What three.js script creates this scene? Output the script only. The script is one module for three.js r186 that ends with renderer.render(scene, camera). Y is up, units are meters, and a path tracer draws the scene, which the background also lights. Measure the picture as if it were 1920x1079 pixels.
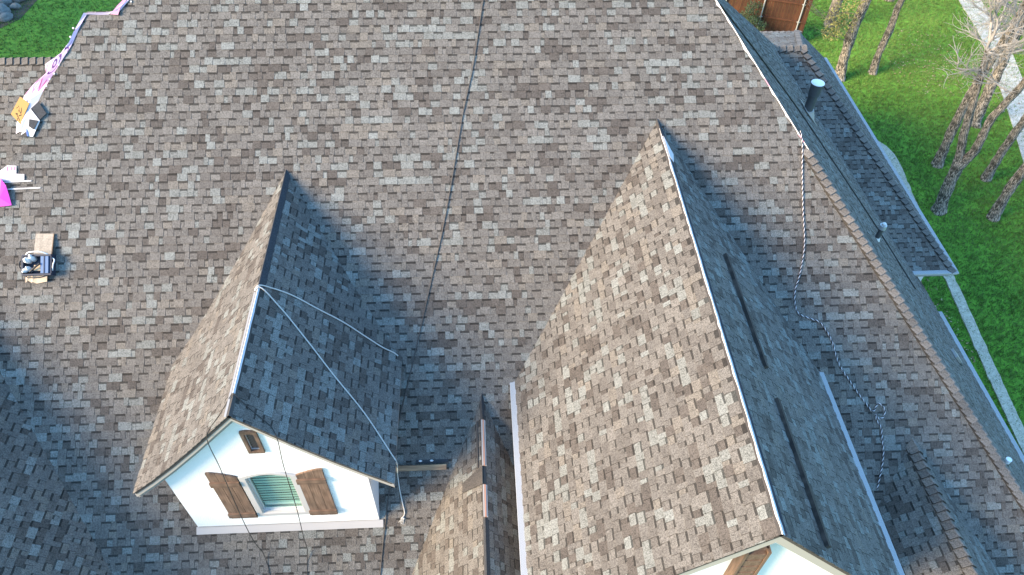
import * as THREE from 'three';
import { mergeGeometries } from 'three/addons/utils/BufferGeometryUtils.js';
import { ImprovedNoise } from 'three/addons/math/ImprovedNoise.js';

/* ---------- camera, sky, sun, exposure ---------- */
const scene = new THREE.Scene();
const camera = new THREE.PerspectiveCamera(42.29, 1920 / 1079, 0.1, 600);
const EYE = new THREE.Vector3(0, 19.6, 0);
camera.position.copy(EYE);
camera.up.set(0.027, 0.667, -0.744);
camera.lookAt(EYE.x + 0.045, EYE.y - 0.745, EYE.z - 0.666);
camera.updateMatrixWorld(true);

const SUN = new THREE.Vector3(-0.84, 0.46, 0.32).normalize();
{
  const W = 512, H = 256, d = new Float32Array(W * H * 4);
  for (let j = 0; j < H; j++) for (let i = 0; i < W; i++) {
    const el = ((j + 0.5) / H - 0.5) * Math.PI, az = ((i + 0.5) / W - 0.5) * 2 * Math.PI;
    const y = Math.sin(el), x = Math.cos(az) * Math.cos(el), z = Math.sin(az) * Math.cos(el);
    const t = Math.pow(1 - Math.max(y, 0), 3);
    const c = Math.max(0, x * SUN.x + y * SUN.y + z * SUN.z);
    const glow = 0.32 * Math.pow(c, 5) + 0.7 * Math.pow(c, 30);
    const o = (j * W + i) * 4;
    d[o] = 0.145 + 0.38 * t + glow * 1.0;
    d[o + 1] = 0.375 + 0.36 * t + glow * 0.82;
    d[o + 2] = 0.715 + 0.25 * t + glow * 0.58;
    d[o + 3] = 1;
    if (y < 0) { d[o] = 0.10; d[o + 1] = 0.13; d[o + 2] = 0.09; }
  }
  const sky = new THREE.DataTexture(d, W, H, THREE.RGBAFormat, THREE.FloatType);
  sky.mapping = THREE.EquirectangularReflectionMapping; sky.magFilter = THREE.LinearFilter; sky.minFilter = THREE.LinearFilter;
  sky.needsUpdate = true;
  scene.background = sky; scene.environment = sky;
}
const sun = new THREE.DirectionalLight(new THREE.Color().setRGB(1.0, 0.765, 0.50), 4.5);
sun.position.copy(SUN).multiplyScalar(80).add(new THREE.Vector3(2, 6, -14));
sun.target.position.set(2, 6, -14);
sun.castShadow = true; sun.shadow.radius = 48; sun.shadow.mapSize.set(4096, 4096);
Object.assign(sun.shadow.camera, { left: -45, right: 45, top: 45, bottom: -45, near: 1, far: 200 });
scene.add(sun, sun.target);

const renderer = new THREE.WebGLRenderer({ antialias: true });
renderer.toneMapping = THREE.LinearToneMapping;
renderer.toneMappingExposure = 2.8;
renderer.shadowMap.enabled = true;

/* ---------- helpers ---------- */
let seed = 20240611;
function rnd() { seed = (seed + 0x6D2B79F5) | 0; let t = Math.imul(seed ^ (seed >>> 15), 1 | seed); t = (t + Math.imul(t ^ (t >>> 7), 61 | t)) ^ t; return ((t ^ (t >>> 14)) >>> 0) / 4294967296; }
const rr = (a, b) => a + (b - a) * rnd();
const pick = a => a[Math.floor(rnd() * a.length)];
const noise = new ImprovedNoise();
const V = (x, y, z) => new THREE.Vector3(x, y, z);
const V3 = a => new THREE.Vector3(a[0], a[1], a[2]);
const names = {};
function numbered(n) { if (!(n in names)) { names[n] = 0; return n; } names[n]++; return n + '_' + String(names[n]).padStart(3, '0'); }
function tag(o, label, category, group, kind) { o.userData.label = label; o.userData.category = category; if (group) o.userData.group = group; if (kind) o.userData.kind = kind; return o; }
function thing(name, label, category, p = [0, 0, 0], group) { const g = new THREE.Group(); g.name = numbered(name); g.position.set(...p); scene.add(g); return tag(g, label, category, group); }
function mesh(name, geo, mat, parent = scene) {
  const m = new THREE.Mesh(geo, mat); m.name = parent === scene ? numbered(name) : name; m.castShadow = m.receiveShadow = true; parent.add(m); return m;
}
function struct(name, geo, mat) { const m = mesh(name, geo, mat); m.userData.kind = 'structure'; return m; }
function lin(r, g, b) { return new THREE.Color().setRGB(r, g, b); }
function std(color, roughness = 0.9, extra = {}) { return new THREE.MeshStandardMaterial({ color, roughness, ...extra }); }
function tex(n, f, srgb = true) {
  const d = new Uint8Array(n * n * 4);
  for (let j = 0; j < n; j++) for (let i = 0; i < n; i++) { const c = f(i, j); const o = (j * n + i) * 4; for (let k = 0; k < 3; k++) d[o + k] = Math.max(0, Math.min(255, (Array.isArray(c) ? c[k] : c) * 255)); d[o + 3] = 255; }
  const t = new THREE.DataTexture(d, n, n); t.wrapS = t.wrapT = THREE.RepeatWrapping; t.magFilter = THREE.LinearFilter; t.minFilter = THREE.LinearMipmapLinearFilter; t.generateMipmaps = true;
  if (srgb) t.colorSpace = THREE.SRGBColorSpace; t.needsUpdate = true; return t;
}
/* value noise that tiles, n cells a side */
function tiler(n) { const g = []; for (let i = 0; i < n * n; i++) g.push(rnd()); return (u, v) => { u *= n; v *= n; const i = Math.floor(u), j = Math.floor(v), a = u - i, b = v - j, s = a * a * (3 - 2 * a), t = b * b * (3 - 2 * b), G = (x, y) => g[((y % n + n) % n) * n + ((x % n + n) % n)]; return (G(i, j) * (1 - s) + G(i + 1, j) * s) * (1 - t) + (G(i, j + 1) * (1 - s) + G(i + 1, j + 1) * s) * t; }; }
/* builder of flat-shaded faces with uv in metres */
class Faces {
  constructor() { this.p = []; this.u = []; this.c = []; }
  poly(pts, uvs, col) {
    for (let i = 1; i < pts.length - 1; i++) for (const k of [0, i, i + 1]) {
      this.p.push(pts[k].x, pts[k].y, pts[k].z); this.u.push(uvs ? uvs[k][0] : pts[k].x, uvs ? uvs[k][1] : pts[k].z);
      if (col) this.c.push(col.r, col.g, col.b);
    }
    return this;
  }
  build() {
    const g = new THREE.BufferGeometry();
    g.setAttribute('position', new THREE.Float32BufferAttribute(this.p, 3)); g.setAttribute('uv', new THREE.Float32BufferAttribute(this.u, 2));
    if (this.c.length) g.setAttribute('color', new THREE.Float32BufferAttribute(this.c, 3));
    g.computeVertexNormals(); return g;
  }
}
/* slab: polygon (list of Vector3, counter-clockwise seen from its outside) with thickness below it */
function slab(pts, t, uvf) {
  const n = pts[1].clone().sub(pts[0]).cross(pts[2].clone().sub(pts[0])).normalize();
  const f = new Faces(), low = pts.map(p => p.clone().addScaledVector(n, -t)), uv = uvf ? pts.map(uvf) : null;
  f.poly(pts, uv); f.poly([...low].reverse(), uv ? [...uv].reverse() : null);
  for (let i = 0; i < pts.length; i++) { const j = (i + 1) % pts.length; f.poly([pts[i], low[i], low[j], pts[j]], uv ? [uv[i], uv[i], uv[j], uv[j]] : null); }
  return f.build();
}
/* box between two points with a given cross-section */
function beam(a, b, w, h, up = V(0, 1, 0)) {
  const d = b.clone().sub(a), L = d.length(); d.normalize();
  const s = d.clone().cross(up).normalize(), u = s.clone().cross(d).normalize();
  const g = new THREE.BoxGeometry(w, h, L);
  const m = new THREE.Matrix4().makeBasis(s, u, d.clone().negate()).setPosition(a.clone().add(b).multiplyScalar(0.5));
  return g.applyMatrix4(m);
}
function box(x0, x1, y0, y1, z0, z1) { return new THREE.BoxGeometry(x1 - x0, y1 - y0, z1 - z0).translate((x0 + x1) / 2, (y0 + y1) / 2, (z0 + z1) / 2); }
function tube(pts, r, seg = 6, radial = 7) { return new THREE.TubeGeometry(new THREE.CatmullRomCurve3(pts, false, 'centripetal'), Math.max(2, pts.length * seg), r, radial); }
function flat(pts2, depth, z) { const s = new THREE.Shape(pts2.map(p => new THREE.Vector2(p[0], p[1]))); return new THREE.ExtrudeGeometry(s, { depth, bevelEnabled: false, curveSegments: 10 }).translate(0, 0, z); }

/* ---------- materials ---------- */
const n64 = tiler(64), n128 = tiler(128), n256 = tiler(256), n16 = tiler(16), n5 = tiler(5), n512 = tiler(512);
const granules = tex(512, (i, j) => { const u = i / 512, v = j / 512; const g = 0.86 + 0.55 * (n512(u, v) - 0.5) + 0.46 * (n256(u, v) - 0.5) + 0.30 * (n128(u, v) - 0.5) + 0.10 * (n64(u, v) - 0.5) + 0.08 * (n16(u, v) - 0.5); return [g, g * 0.995, g * 0.985]; });
const granBump = tex(512, (i, j) => { const u = i / 512, v = j / 512; return 0.5 * n512(u, v) + 0.5 * n256(u, v); }, false);
const SC = 1.6;            // metres that one repeat of the granule texture covers
/* granule blends of the shingles: share, colour */
const BLENDS = [
  [0.27, lin(0.162, 0.151, 0.140)], [0.21, lin(0.183, 0.171, 0.158)], [0.13, lin(0.143, 0.131, 0.120)],
  [0.11, lin(0.212, 0.220, 0.210)], [0.05, lin(0.238, 0.250, 0.241)], [0.09, lin(0.099, 0.086, 0.077)], [0.06, lin(0.117, 0.102, 0.091)], [0.08, lin(0.196, 0.178, 0.157)],
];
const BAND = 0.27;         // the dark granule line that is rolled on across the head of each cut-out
const shingleMats = BLENDS.map(([, c]) => new THREE.MeshStandardMaterial({ color: c, map: granules, bumpMap: granBump, bumpScale: 0.0025, roughness: 0.95, vertexColors: true }));
const shingleField = new THREE.MeshStandardMaterial({ color: 0xffffff, map: granules, bumpMap: granBump, bumpScale: 0.0025, roughness: 0.95, vertexColors: true });
const deckMat = std(lin(0.055, 0.05, 0.047), 0.95);
const capMats = [lin(0.185, 0.168, 0.152), lin(0.215, 0.193, 0.172), lin(0.155, 0.142, 0.130)].map(c => std(c, 0.95, { map: granules, bumpMap: granBump, bumpScale: 0.0025, vertexColors: true }));
const plainShingle = std(lin(0.17, 0.152, 0.14), 0.95, { map: granules });
const jointShade = std(lin(0.05, 0.052, 0.055), 0.9, { map: granules });
const stuccoBump = tex(256, (i, j) => 0.5 * n64(i / 256, j / 256) + 0.5 * n128(i / 256, j / 256), false);
const stucco = std(lin(0.85, 0.845, 0.83), 0.95, { bumpMap: stuccoBump, bumpScale: 0.004 });
const trimTaupe = std(lin(0.27, 0.245, 0.22), 0.7);
const trimPale = std(lin(0.37, 0.345, 0.32), 0.6);
const whiteMetal = std(lin(0.60, 0.60, 0.59), 0.5);
const flashMetal = std(lin(0.36, 0.34, 0.325), 0.5, { metalness: 0.2 });
const guardTex = tex(64, (i, j) => { const s = (j % 16 < 8) ? i : i + 8; const x = s % 16 - 7.5, y = j % 8 - 3.5; return (x * x / 16 + y * y / 5 < 1) ? 0.30 : 0.86; });
guardTex.repeat.set(1, 1);
const guardMat = std(lin(0.56, 0.57, 0.59), 0.6, { map: guardTex });
const woodTex = (base, dark, k) => { const a = tiler(64), b = tiler(12); return tex(256, (i, j) => { const u = i / 256, v = j / 256; const g = 0.55 * a(u, v * 0.06) + 0.45 * n128(u, v * 0.12) ; const m = Math.min(1, Math.max(0, (g - 0.3) * k)); const q = 0.85 + 0.3 * b(u, v); return base.map((c, z) => (c * m + dark[z] * (1 - m)) * q); }); };
const shutterTex = woodTex([0.50, 0.415, 0.355], [0.38, 0.30, 0.25], 1.5);
const shutterMat = std(lin(1, 1, 1), 0.8, { map: shutterTex });
const lumberMat = std(lin(1, 1, 1), 0.85, { map: woodTex([0.66, 0.54, 0.42], [0.46, 0.36, 0.28], 2.0) });
const greyWoodMat = std(lin(1, 1, 1), 0.85, { map: woodTex([0.31, 0.275, 0.25], [0.17, 0.15, 0.135], 2.2) });
const cedarTex = woodTex([0.38, 0.235, 0.15], [0.25, 0.145, 0.085], 2.0);
const cedarMats = [1, 0.85, 0.7].map(k => std(lin(k, k * 0.98, k * 0.95), 0.85, { map: cedarTex }));
const galv = std(lin(0.52, 0.53, 0.54), 0.45, { metalness: 0.5 });
const pvcDark = std(lin(0.07, 0.075, 0.08), 0.55);
const whiteSheet = new THREE.MeshStandardMaterial({ color: lin(0.56, 0.555, 0.57), roughness: 0.6, side: THREE.DoubleSide });
const pinkSheet = new THREE.MeshStandardMaterial({ color: lin(0.52, 0.24, 0.34), roughness: 0.6, side: THREE.DoubleSide });
const cableMat = std(lin(0.03, 0.028, 0.027), 0.6);
const ropeWhite = std(lin(0.66, 0.64, 0.60), 0.9, { map: tex(32, (i, j) => ((i + j) % 16 < 12) ? 0.95 : 0.62) });

/* ---------- the setting ---------- */
const patch = (x, z) => 0.5 + 0.5 * noise.noise(x * 0.16, 3.1, z * 0.16) + 0.3 * noise.noise(x * 0.5, 7.7, z * 0.5);
const lawnTex = tex(1024, (i, j) => { const u = i / 1024, v = j / 1024; const g = 0.35 * n512(u, v) + 0.30 * n256(u, v) + 0.2 * n64(u, v) + 0.15 * n16(u, v); return [0.22 + 0.36 * g, 0.34 + 0.42 * g, 0.10 + 0.22 * g]; });
{
  const g = new THREE.PlaneGeometry(360, 360, 300, 300).rotateX(-Math.PI / 2);
  const p = g.attributes.position, c = [], u = [];
  for (let i = 0; i < p.count; i++) {
    const x = p.getX(i), z = p.getZ(i), k = Math.max(0, Math.min(1, patch(x, z)));
    c.push(0.62 + 0.34 * k, 0.84 + 0.16 * k, 0.52 + 0.2 * k); u.push(x / 7, z / 7);
  }
  g.setAttribute('color', new THREE.Float32BufferAttribute(c, 3)); g.setAttribute('uv', new THREE.Float32BufferAttribute(u, 2));
  struct('lawn', g, std(lin(0.78, 0.84, 0.58), 1, { map: lawnTex, vertexColors: true }));
}
/* ribbon on the ground: left and right edge points, raised by h */
function ribbon(L, R, y, h) { const out = []; for (let i = 0; i < L.length - 1; i++) out.push(slab([V(L[i][0], y, L[i][1]), V(R[i][0], y, R[i][1]), V(R[i + 1][0], y, R[i + 1][1]), V(L[i + 1][0], y, L[i + 1][1])], h)); return out; }
const concreteTex = tex(256, (i, j) => { const u = i / 256, v = j / 256; const g = 0.66 + 0.10 * (n16(u, v) - 0.5) + 0.10 * (n64(u, v) - 0.5) + 0.12 * (n128(u, v) - 0.5); return [g, g * 0.985, g * 0.95]; });
const concreteMat = std(lin(1.12, 1.10, 1.07), 0.95, { map: concreteTex });
const concreteMat2 = std(lin(1.0, 0.99, 0.96), 0.95, { map: concreteTex });
{
  const walk = new THREE.Group(); walk.name = 'sidewalk'; walk.userData.kind = 'structure'; scene.add(walk);
  // centre line of the curving walk, cut into slabs with open joints
  const cl = new THREE.CatmullRomCurve3([V(29.6, 0, -47), V(28.4, 0, -42), V(27.5, 0, -37.9), V(26.95, 0, -34.3), V(26.0, 0, -30.8), V(24.75, 0, -26.6), V(23.4, 0, -22.5), V(21.9, 0, -18.5), V(20.2, 0, -14)]);
  const N = 30;
  for (let i = 0; i < N; i++) {
    const a = cl.getPointAt(i / N), b = cl.getPointAt((i + 1) / N - 0.0008), ta = cl.getTangentAt(i / N), tb = cl.getTangentAt((i + 1) / N);
    const na = V(-ta.z, 0, ta.x), nb = V(-tb.z, 0, tb.x), y = 0.035 + rr(0, 0.006), w = 0.62;
    const pts = [a.clone().addScaledVector(na, w), b.clone().addScaledVector(nb, w), b.clone().addScaledVector(nb, -w), a.clone().addScaledVector(na, -w)].map(p => p.setY(y));
    if (pts[1].clone().sub(pts[0]).cross(pts[2].clone().sub(pts[0])).y < 0) pts.reverse();
    mesh('slab', slab(pts, 0.12, p => [p.x / 2.3, p.z / 2.3]), pick([concreteMat, concreteMat2]), walk);
  }
}
{
  const cl = new THREE.CatmullRomCurve3([V(15.4, 0, -26.9), V(16.6, 0, -26.2), V(17.4, 0, -25.3), V(17.66, 0, -24.5), V(17.6, 0, -23.4), V(17.36, 0, -21.6), V(17.2, 0, -19.5), V(17.06, 0, -17.6), V(16.6, 0, -13.5), V(16.3, 0, -10.6), V(15.9, 0, -6)]);
  const f = new Faces(), N = 90;
  const row = k => { const p = cl.getPointAt(k / N), t = cl.getTangentAt(k / N), n = V(-t.z, 0, t.x), w = 0.19 + 0.05 * noise.noise(k * 0.6, 2, 1), y = 0.05 + 0.018 * noise.noise(k * 0.45, 9, 4); return [p.clone().addScaledVector(n, w).setY(-0.05), p.clone().addScaledVector(n, w).setY(y), p.clone().addScaledVector(n, -w).setY(y), p.clone().addScaledVector(n, -w).setY(-0.05)]; };
  for (let k = 0; k < N; k++) { const a = row(k), b = row(k + 1); for (let q = 0; q < 3; q++) { const P = [a[q + 1], a[q], b[q], b[q + 1]]; f.poly(P, P.map(p => [p.x * 0.9, p.z * 0.9])); } }
  struct('concrete_edging', f.build(), std(lin(1.0, 0.97, 0.84), 0.95, { map: concreteTex, side: THREE.DoubleSide }));
}
{ // grass: short blades over the lawns that show
  const blade = new Faces();
  for (let k = 0; k < 4; k++) { const a = k * 1.9, s = 0.011, h = 0.05 + 0.02 * (k % 2), lx = 0.03 * Math.cos(a * 2.3), lz = 0.03 * Math.sin(a * 2.3), ox = 0.035 * Math.cos(a), oz = 0.035 * Math.sin(a); blade.poly([V(ox - s * Math.sin(a), 0, oz + s * Math.cos(a)), V(ox + s * Math.sin(a), 0, oz - s * Math.cos(a)), V(ox + lx, h, oz + lz)]); }
  const areas = [[13.8, 31, -40, -5, 105000], [-30, -9, -46, -22, 42000]];
  const total = areas.reduce((s, a) => s + a[4], 0);
  const im = new THREE.InstancedMesh(blade.build(), std(lin(1, 1, 1), 0.9, { side: THREE.DoubleSide }), total);
  im.name = 'grass'; im.userData = { kind: 'stuff', label: 'short green grass blades covering the lawns', category: 'grass' };
  const m = new THREE.Matrix4(), q = new THREE.Quaternion(), up = V(0, 1, 0), col = new THREE.Color(); let n = 0;
  for (const [x0, x1, z0, z1, c] of areas) for (let i = 0; i < c; i++) {
    const x = rr(x0, x1), z = rr(z0, z1), s = rr(0.7, 1.5), k = Math.max(0, Math.min(1, patch(x, z)));
    q.setFromAxisAngle(up, rnd() * 6.28); m.compose(V(x, 0, z), q, V(s, s * rr(0.7, 1.2), s)); im.setMatrixAt(n, m);
    const b = rr(0.6, 1.25); im.setColorAt(n, col.setRGB((0.068 + 0.084 * k) * b, (0.156 + 0.085 * k) * b, (0.024 + 0.032 * k) * b)); n++;
  }
  im.castShadow = im.receiveShadow = true; scene.add(im);
}

/* ---------- the house ---------- */
const house = thing('house', 'large white stucco house under grey-brown shingle roofs with dormers and gables', 'house');
const part = (name, geo, mat) => mesh(name, geo, mat, house);
const decks = [];
const TM = Math.tan(38 * Math.PI / 180), M0 = 2.397;      // main front slope: y = M0 - TM * z
const yM = z => M0 - TM * z;
const nM = V(0, Math.cos(38 * Math.PI / 180), Math.sin(38 * Math.PI / 180));

/* one shingle piece: a tab, or the cut-out beside it with its dark head line; local x along the course, y up the slope, z out */
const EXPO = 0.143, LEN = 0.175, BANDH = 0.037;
function pieceGeo(poly, t, w, band, col, u0, v0) {
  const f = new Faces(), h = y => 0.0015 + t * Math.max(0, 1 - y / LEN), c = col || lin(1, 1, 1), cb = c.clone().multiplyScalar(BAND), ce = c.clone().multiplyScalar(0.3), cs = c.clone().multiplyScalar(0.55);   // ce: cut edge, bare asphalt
  const uv = P => P.map(p => [(p.x + u0) / SC, (p.y + v0) / SC]);
  const clipY = (pts, y0, keepAbove) => { const o = []; for (let i = 0; i < pts.length; i++) { const a = pts[i], b = pts[(i + 1) % pts.length], A = keepAbove ? a[1] >= y0 : a[1] <= y0, B = keepAbove ? b[1] >= y0 : b[1] <= y0; if (A) o.push(a); if (A !== B) { const k = (y0 - a[1]) / (b[1] - a[1]); o.push([a[0] + k * (b[0] - a[0]), y0]); } } return o; };
  const top = (pts, cc) => { if (pts.length > 2) { const P = pts.map(p => V(p[0], p[1], h(p[1]))); f.poly(P, uv(P), cc); } };
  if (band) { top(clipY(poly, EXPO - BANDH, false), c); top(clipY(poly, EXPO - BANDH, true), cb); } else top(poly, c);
  for (let i = 0; i < poly.length; i++) {
    const a = poly[i], b = poly[(i + 1) % poly.length];
    if (a[1] > LEN - 0.001 && b[1] > LEN - 0.001) continue;
    const P = [V(a[0], a[1], h(a[1])), V(a[0], a[1], -0.004), V(b[0], b[1], -0.004), V(b[0], b[1], h(b[1]))];
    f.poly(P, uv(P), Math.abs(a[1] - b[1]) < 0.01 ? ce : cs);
  }
  return f.build();
}
const TABW = [0.085, 0.115, 0.15, 0.185, 0.235], CUTW = [0.07, 0.10, 0.135, 0.17];
const shared = {};
function sharedGeo(tab, w, variant) {
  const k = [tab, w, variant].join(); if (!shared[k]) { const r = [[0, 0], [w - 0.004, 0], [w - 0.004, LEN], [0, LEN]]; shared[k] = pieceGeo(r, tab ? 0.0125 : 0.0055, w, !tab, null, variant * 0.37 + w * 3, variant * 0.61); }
  return shared[k];
}
function blend() { let r = rnd(); for (let i = 0; i < BLENDS.length; i++) { r -= BLENDS[i][0]; if (r < 0) return i; } return 0; }
const hv = new THREE.Vector3();
function inFrame(p, m = 1.0) { hv.copy(p).project(camera); return Math.abs(hv.x) < m && Math.abs(hv.y) < m && hv.z < 1; }
/* a roof slope. frame(v) -> {O, U, N}: point at s = 0 for arc length v up the slope, upslope and outward directions; S: direction of the courses.
   range(v) -> [s0, s1]; cuts: half-planes [px, py, nx, ny] in (s, v) that are kept where (p - q).n >= 0; hidden(p): skip pieces there */
function roofSlope(name, deckGeo, S, frame, v0, v1, range, opt = {}) {
  const deck = part(name, deckGeo, deckMat); decks.push(deck);
  const all = [], cuts = opt.cuts || [];
  const mt = new THREE.Matrix4(), rows = Math.floor((v1 - v0) / EXPO);
  for (let r = 0; r < rows; r++) {
    const v = v0 + r * EXPO, F = frame(v + EXPO * 0.5), base = frame(v);
    const [s0, s1] = range(v + EXPO * 0.5);
    let s = s0 - rnd() * 0.3, tab = rnd() < 0.5, c = blend();
    while (s < s1) {
      const w = tab ? pick(TABW) : pick(CUTW);
      const dv = rr(-0.0025, 0.0025);
      if (rnd() < 0.78) c = blend();
      const mid = base.O.clone().addScaledVector(S, s + w / 2).addScaledVector(F.U, EXPO / 2);
      const ok = !(opt.hidden && opt.hidden(mid)) && (opt.always || inFrame(mid, 1.22));
      if (ok) {
        let poly = [[0, 0], [w - 0.004, 0], [w - 0.004, LEN], [0, LEN]], whole = true;
        const cutList = cuts.concat([[s0, 0, 1, 0], [s1, 0, -1, 0]]);
        for (const [qx, qy, nx, ny] of cutList) {
          const dist = p => (p[0] + s - qx) * nx + (p[1] + v - qy) * ny, o = [];
          if (poly.every(p => dist(p) >= 0)) continue;
          whole = false;
          for (let i = 0; i < poly.length; i++) { const a = poly[i], b = poly[(i + 1) % poly.length], A = dist(a), B = dist(b); if (A >= 0) o.push(a); if ((A >= 0) !== (B >= 0)) { const k = A / (A - B); o.push([a[0] + k * (b[0] - a[0]), a[1] + k * (b[1] - a[1])]); } }
          poly = o; if (poly.length < 3) break;
        }
        if (poly.length >= 3) {
          const pos = base.O.clone().addScaledVector(S, s).addScaledVector(F.U, dv).addScaledVector(F.N, 0.002);
          all.push({ tab, w, c, poly, whole, m: new THREE.Matrix4().makeBasis(S, F.U, F.N).setPosition(pos), mid });
        }
      }
      s += w; tab = !tab;
    }
  }
  return { deck, all, singles: opt.singles || 0 };
}
const slopes = [];
function finishSlopes() {
  house.updateMatrixWorld(true);
  const ray = new THREE.Raycaster();
  for (const sl of slopes) {
    const cand = sl.all.filter(p => p.whole && inFrame(p.mid, 0.98)).map(p => ({ p, d: p.mid.distanceTo(EYE) - (p.tab ? 0.2 : 0) - p.w })).sort((a, b) => a.d - b.d);
    let n = 0;
    for (const { p } of cand) {
      if (n >= sl.singles) break;
      const dir = p.mid.clone().sub(EYE), L = dir.length(); ray.set(EYE, dir.normalize()); ray.far = L - 0.15;
      if (ray.intersectObjects(decks, false).length) continue;
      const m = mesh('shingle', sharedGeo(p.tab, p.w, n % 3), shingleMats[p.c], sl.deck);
      p.m.decompose(m.position, m.quaternion, m.scale); p.single = true; n++;
    }
    const geos = [];
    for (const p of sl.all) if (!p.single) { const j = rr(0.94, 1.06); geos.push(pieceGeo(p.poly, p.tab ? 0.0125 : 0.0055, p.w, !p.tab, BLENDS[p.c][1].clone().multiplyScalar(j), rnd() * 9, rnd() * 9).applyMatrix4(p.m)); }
    if (geos.length) { const f = mesh('shingle_field', mergeGeometries(geos), shingleField, sl.deck); f.userData.kind = 'stuff'; }
  }
}
const X = V(1, 0, 0), Zp = V(0, 0, 1);
const plain = (O, U, N) => v => ({ O: O.clone().addScaledVector(U, v), U, N });

// gable and dormer roofs: ridge x, ridge y, back z, front z, half width, drop
const D1 = { x: -3.445, y: 10.848, zb: -10.82, zf: -5.63, ex: 2.015, ey: 8.73 };
const D2 = { x: 3.427, y: 11.35, zb: -11.459, zf: -3.44, ex: 2.81, ey: 8.41 };
const G3 = { x: 0.008, y: 8.246, zb: -7.486, zf: -2.6, ex: 1.75, ey: 5.75 };
const G4 = { x: 7.921, y: 7.621, zb: -6.686, zf: -2.6, ex: 1.5, ey: 6.07 };
const roofAt = (g, x) => g.y - Math.abs(x - g.x) * (g.y - g.ey) / g.ex;
const under = (g, half, zw) => p => p.z < zw - 0.15 && Math.abs(p.x - g.x) < half && p.y < roofAt(g, p.x) - 0.16 && p.z > g.zb;

{ // main front slope
  const RY = 13.02, zr = (M0 - RY) / TM, zE = -0.52;
  const U = V(0, Math.sin(38 * Math.PI / 180), -Math.cos(38 * Math.PI / 180));
  const O = V(0, yM(zE), zE), vOf = y => (y - O.y) / U.y;
  const hipR = y => 13.66 - (y - 2.8) * 0.9041, hipL = y => -7.056 - (12.66 - y) * 0.779;
  const upL = y => y > 12.68 ? -6.485 + (y - 12.68) * 1.37 : -99;
  const D = (x, y) => V(x, y, (M0 - y) / TM);
  const deck = slab([D(hipR(2.8), 2.8), D(hipR(RY), RY), D(upL(RY), RY), D(upL(12.69), 12.69), D(-7.056, 12.66), D(-13.4, 4.52), D(-13.4, 2.8)], 0.04);
  const v = vOf(12.66), hd = [13.66 - 4.42, vOf(2.8) - vOf(13.02)], nr = [hd[1], -hd[0]], nl = Math.hypot(...nr);
  const ld = [-0.779, -1 / U.y], ln = Math.hypot(...ld);
  const cutR = [13.66, vOf(2.8), nr[0] / nl, nr[1] / nl], cutL = [-7.056, v, -ld[1] / ln, ld[0] / ln];
  const insides = [under(D1, 1.45, -5.84), under(D2, 2.25, -3.72), under(G3, 0.9, -3.0), under(G4, 0.8, -3.0)];
  slopes.push(roofSlope('main_roof_slope', deck, X, plain(O, U, nM), 3.2, vOf(RY), vv => { const y = O.y + vv * U.y; return [y > 12.67 ? -6.485 + (y - 12.68) * 1.37 : -13, 14]; },
    { cuts: [cutR, cutL], singles: 300, hidden: p => insides.some(f => f(p)) || (p.x < -8.45 - (8.694 - p.y) * -0.8864 - 0.3 && p.y < 8.7) }));
  // rear slope and left slope (out of sight behind the ridge and the hip)
  const zb = 2 * zr - zE;
  part('rear_roof_slope', slab([V(4.42, RY, zr), V(13.66, 2.8, zb), V(-4.6, 2.8, zb), V(-5.98, RY, zr)], 0.05), plainShingle);
part('left_roof_slope', slab([V(-7.056, 12.65, -13.15), V(-14.7, 2.8, -25.75), V(-14.7, 2.8, -0.6)], 0.05), plainShingle);
  part('wing_rear_slope', slab([V(-6.3, 12.63, -13.16), V(-3, 2.8, -25.75), V(-14.7, 2.8, -25.75), V(-7.056, 12.63, -13.16)], 0.05), plainShingle);
}
const nR = V(0.7418, 0.6707, 0).normalize();
{ // right hip slope
  const A = V(4.42, 13.02, -13.597), fr = V(13.66, 2.8, -0.515), bk = V(13.66, 2.8, -26.68);
  const U = V(-0.6707, 0.7418, 0).normalize(), S = V(0, 0, -1), N = nR;
  const L = fr.clone().sub(A); // front hip edge
  const O = V(13.66, 2.8, 0), Lv = 10.22 / U.y;
  const deck = slab([fr, bk, A], 0.04);
  // in (s = -z, v): front hip from (0.515, 0) to (13.597, Lv), rear hip from (26.68, 0) to (13.597, Lv)
  const a = [13.597 - 0.515, Lv], n1 = Math.hypot(...a), b = [13.597 - 26.68, Lv], n2 = Math.hypot(...b);
  slopes.push(roofSlope('right_roof_slope', deck, S, plain(O, U, N), 0.02, Lv, () => [0.5, 26.6], { cuts: [[0.515, 0, a[1] / n1, -a[0] / n1], [26.68, 0, -b[1] / n2, b[0] / n2]], singles: 40, hidden: p => p.z > -1.5 }));
}
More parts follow.
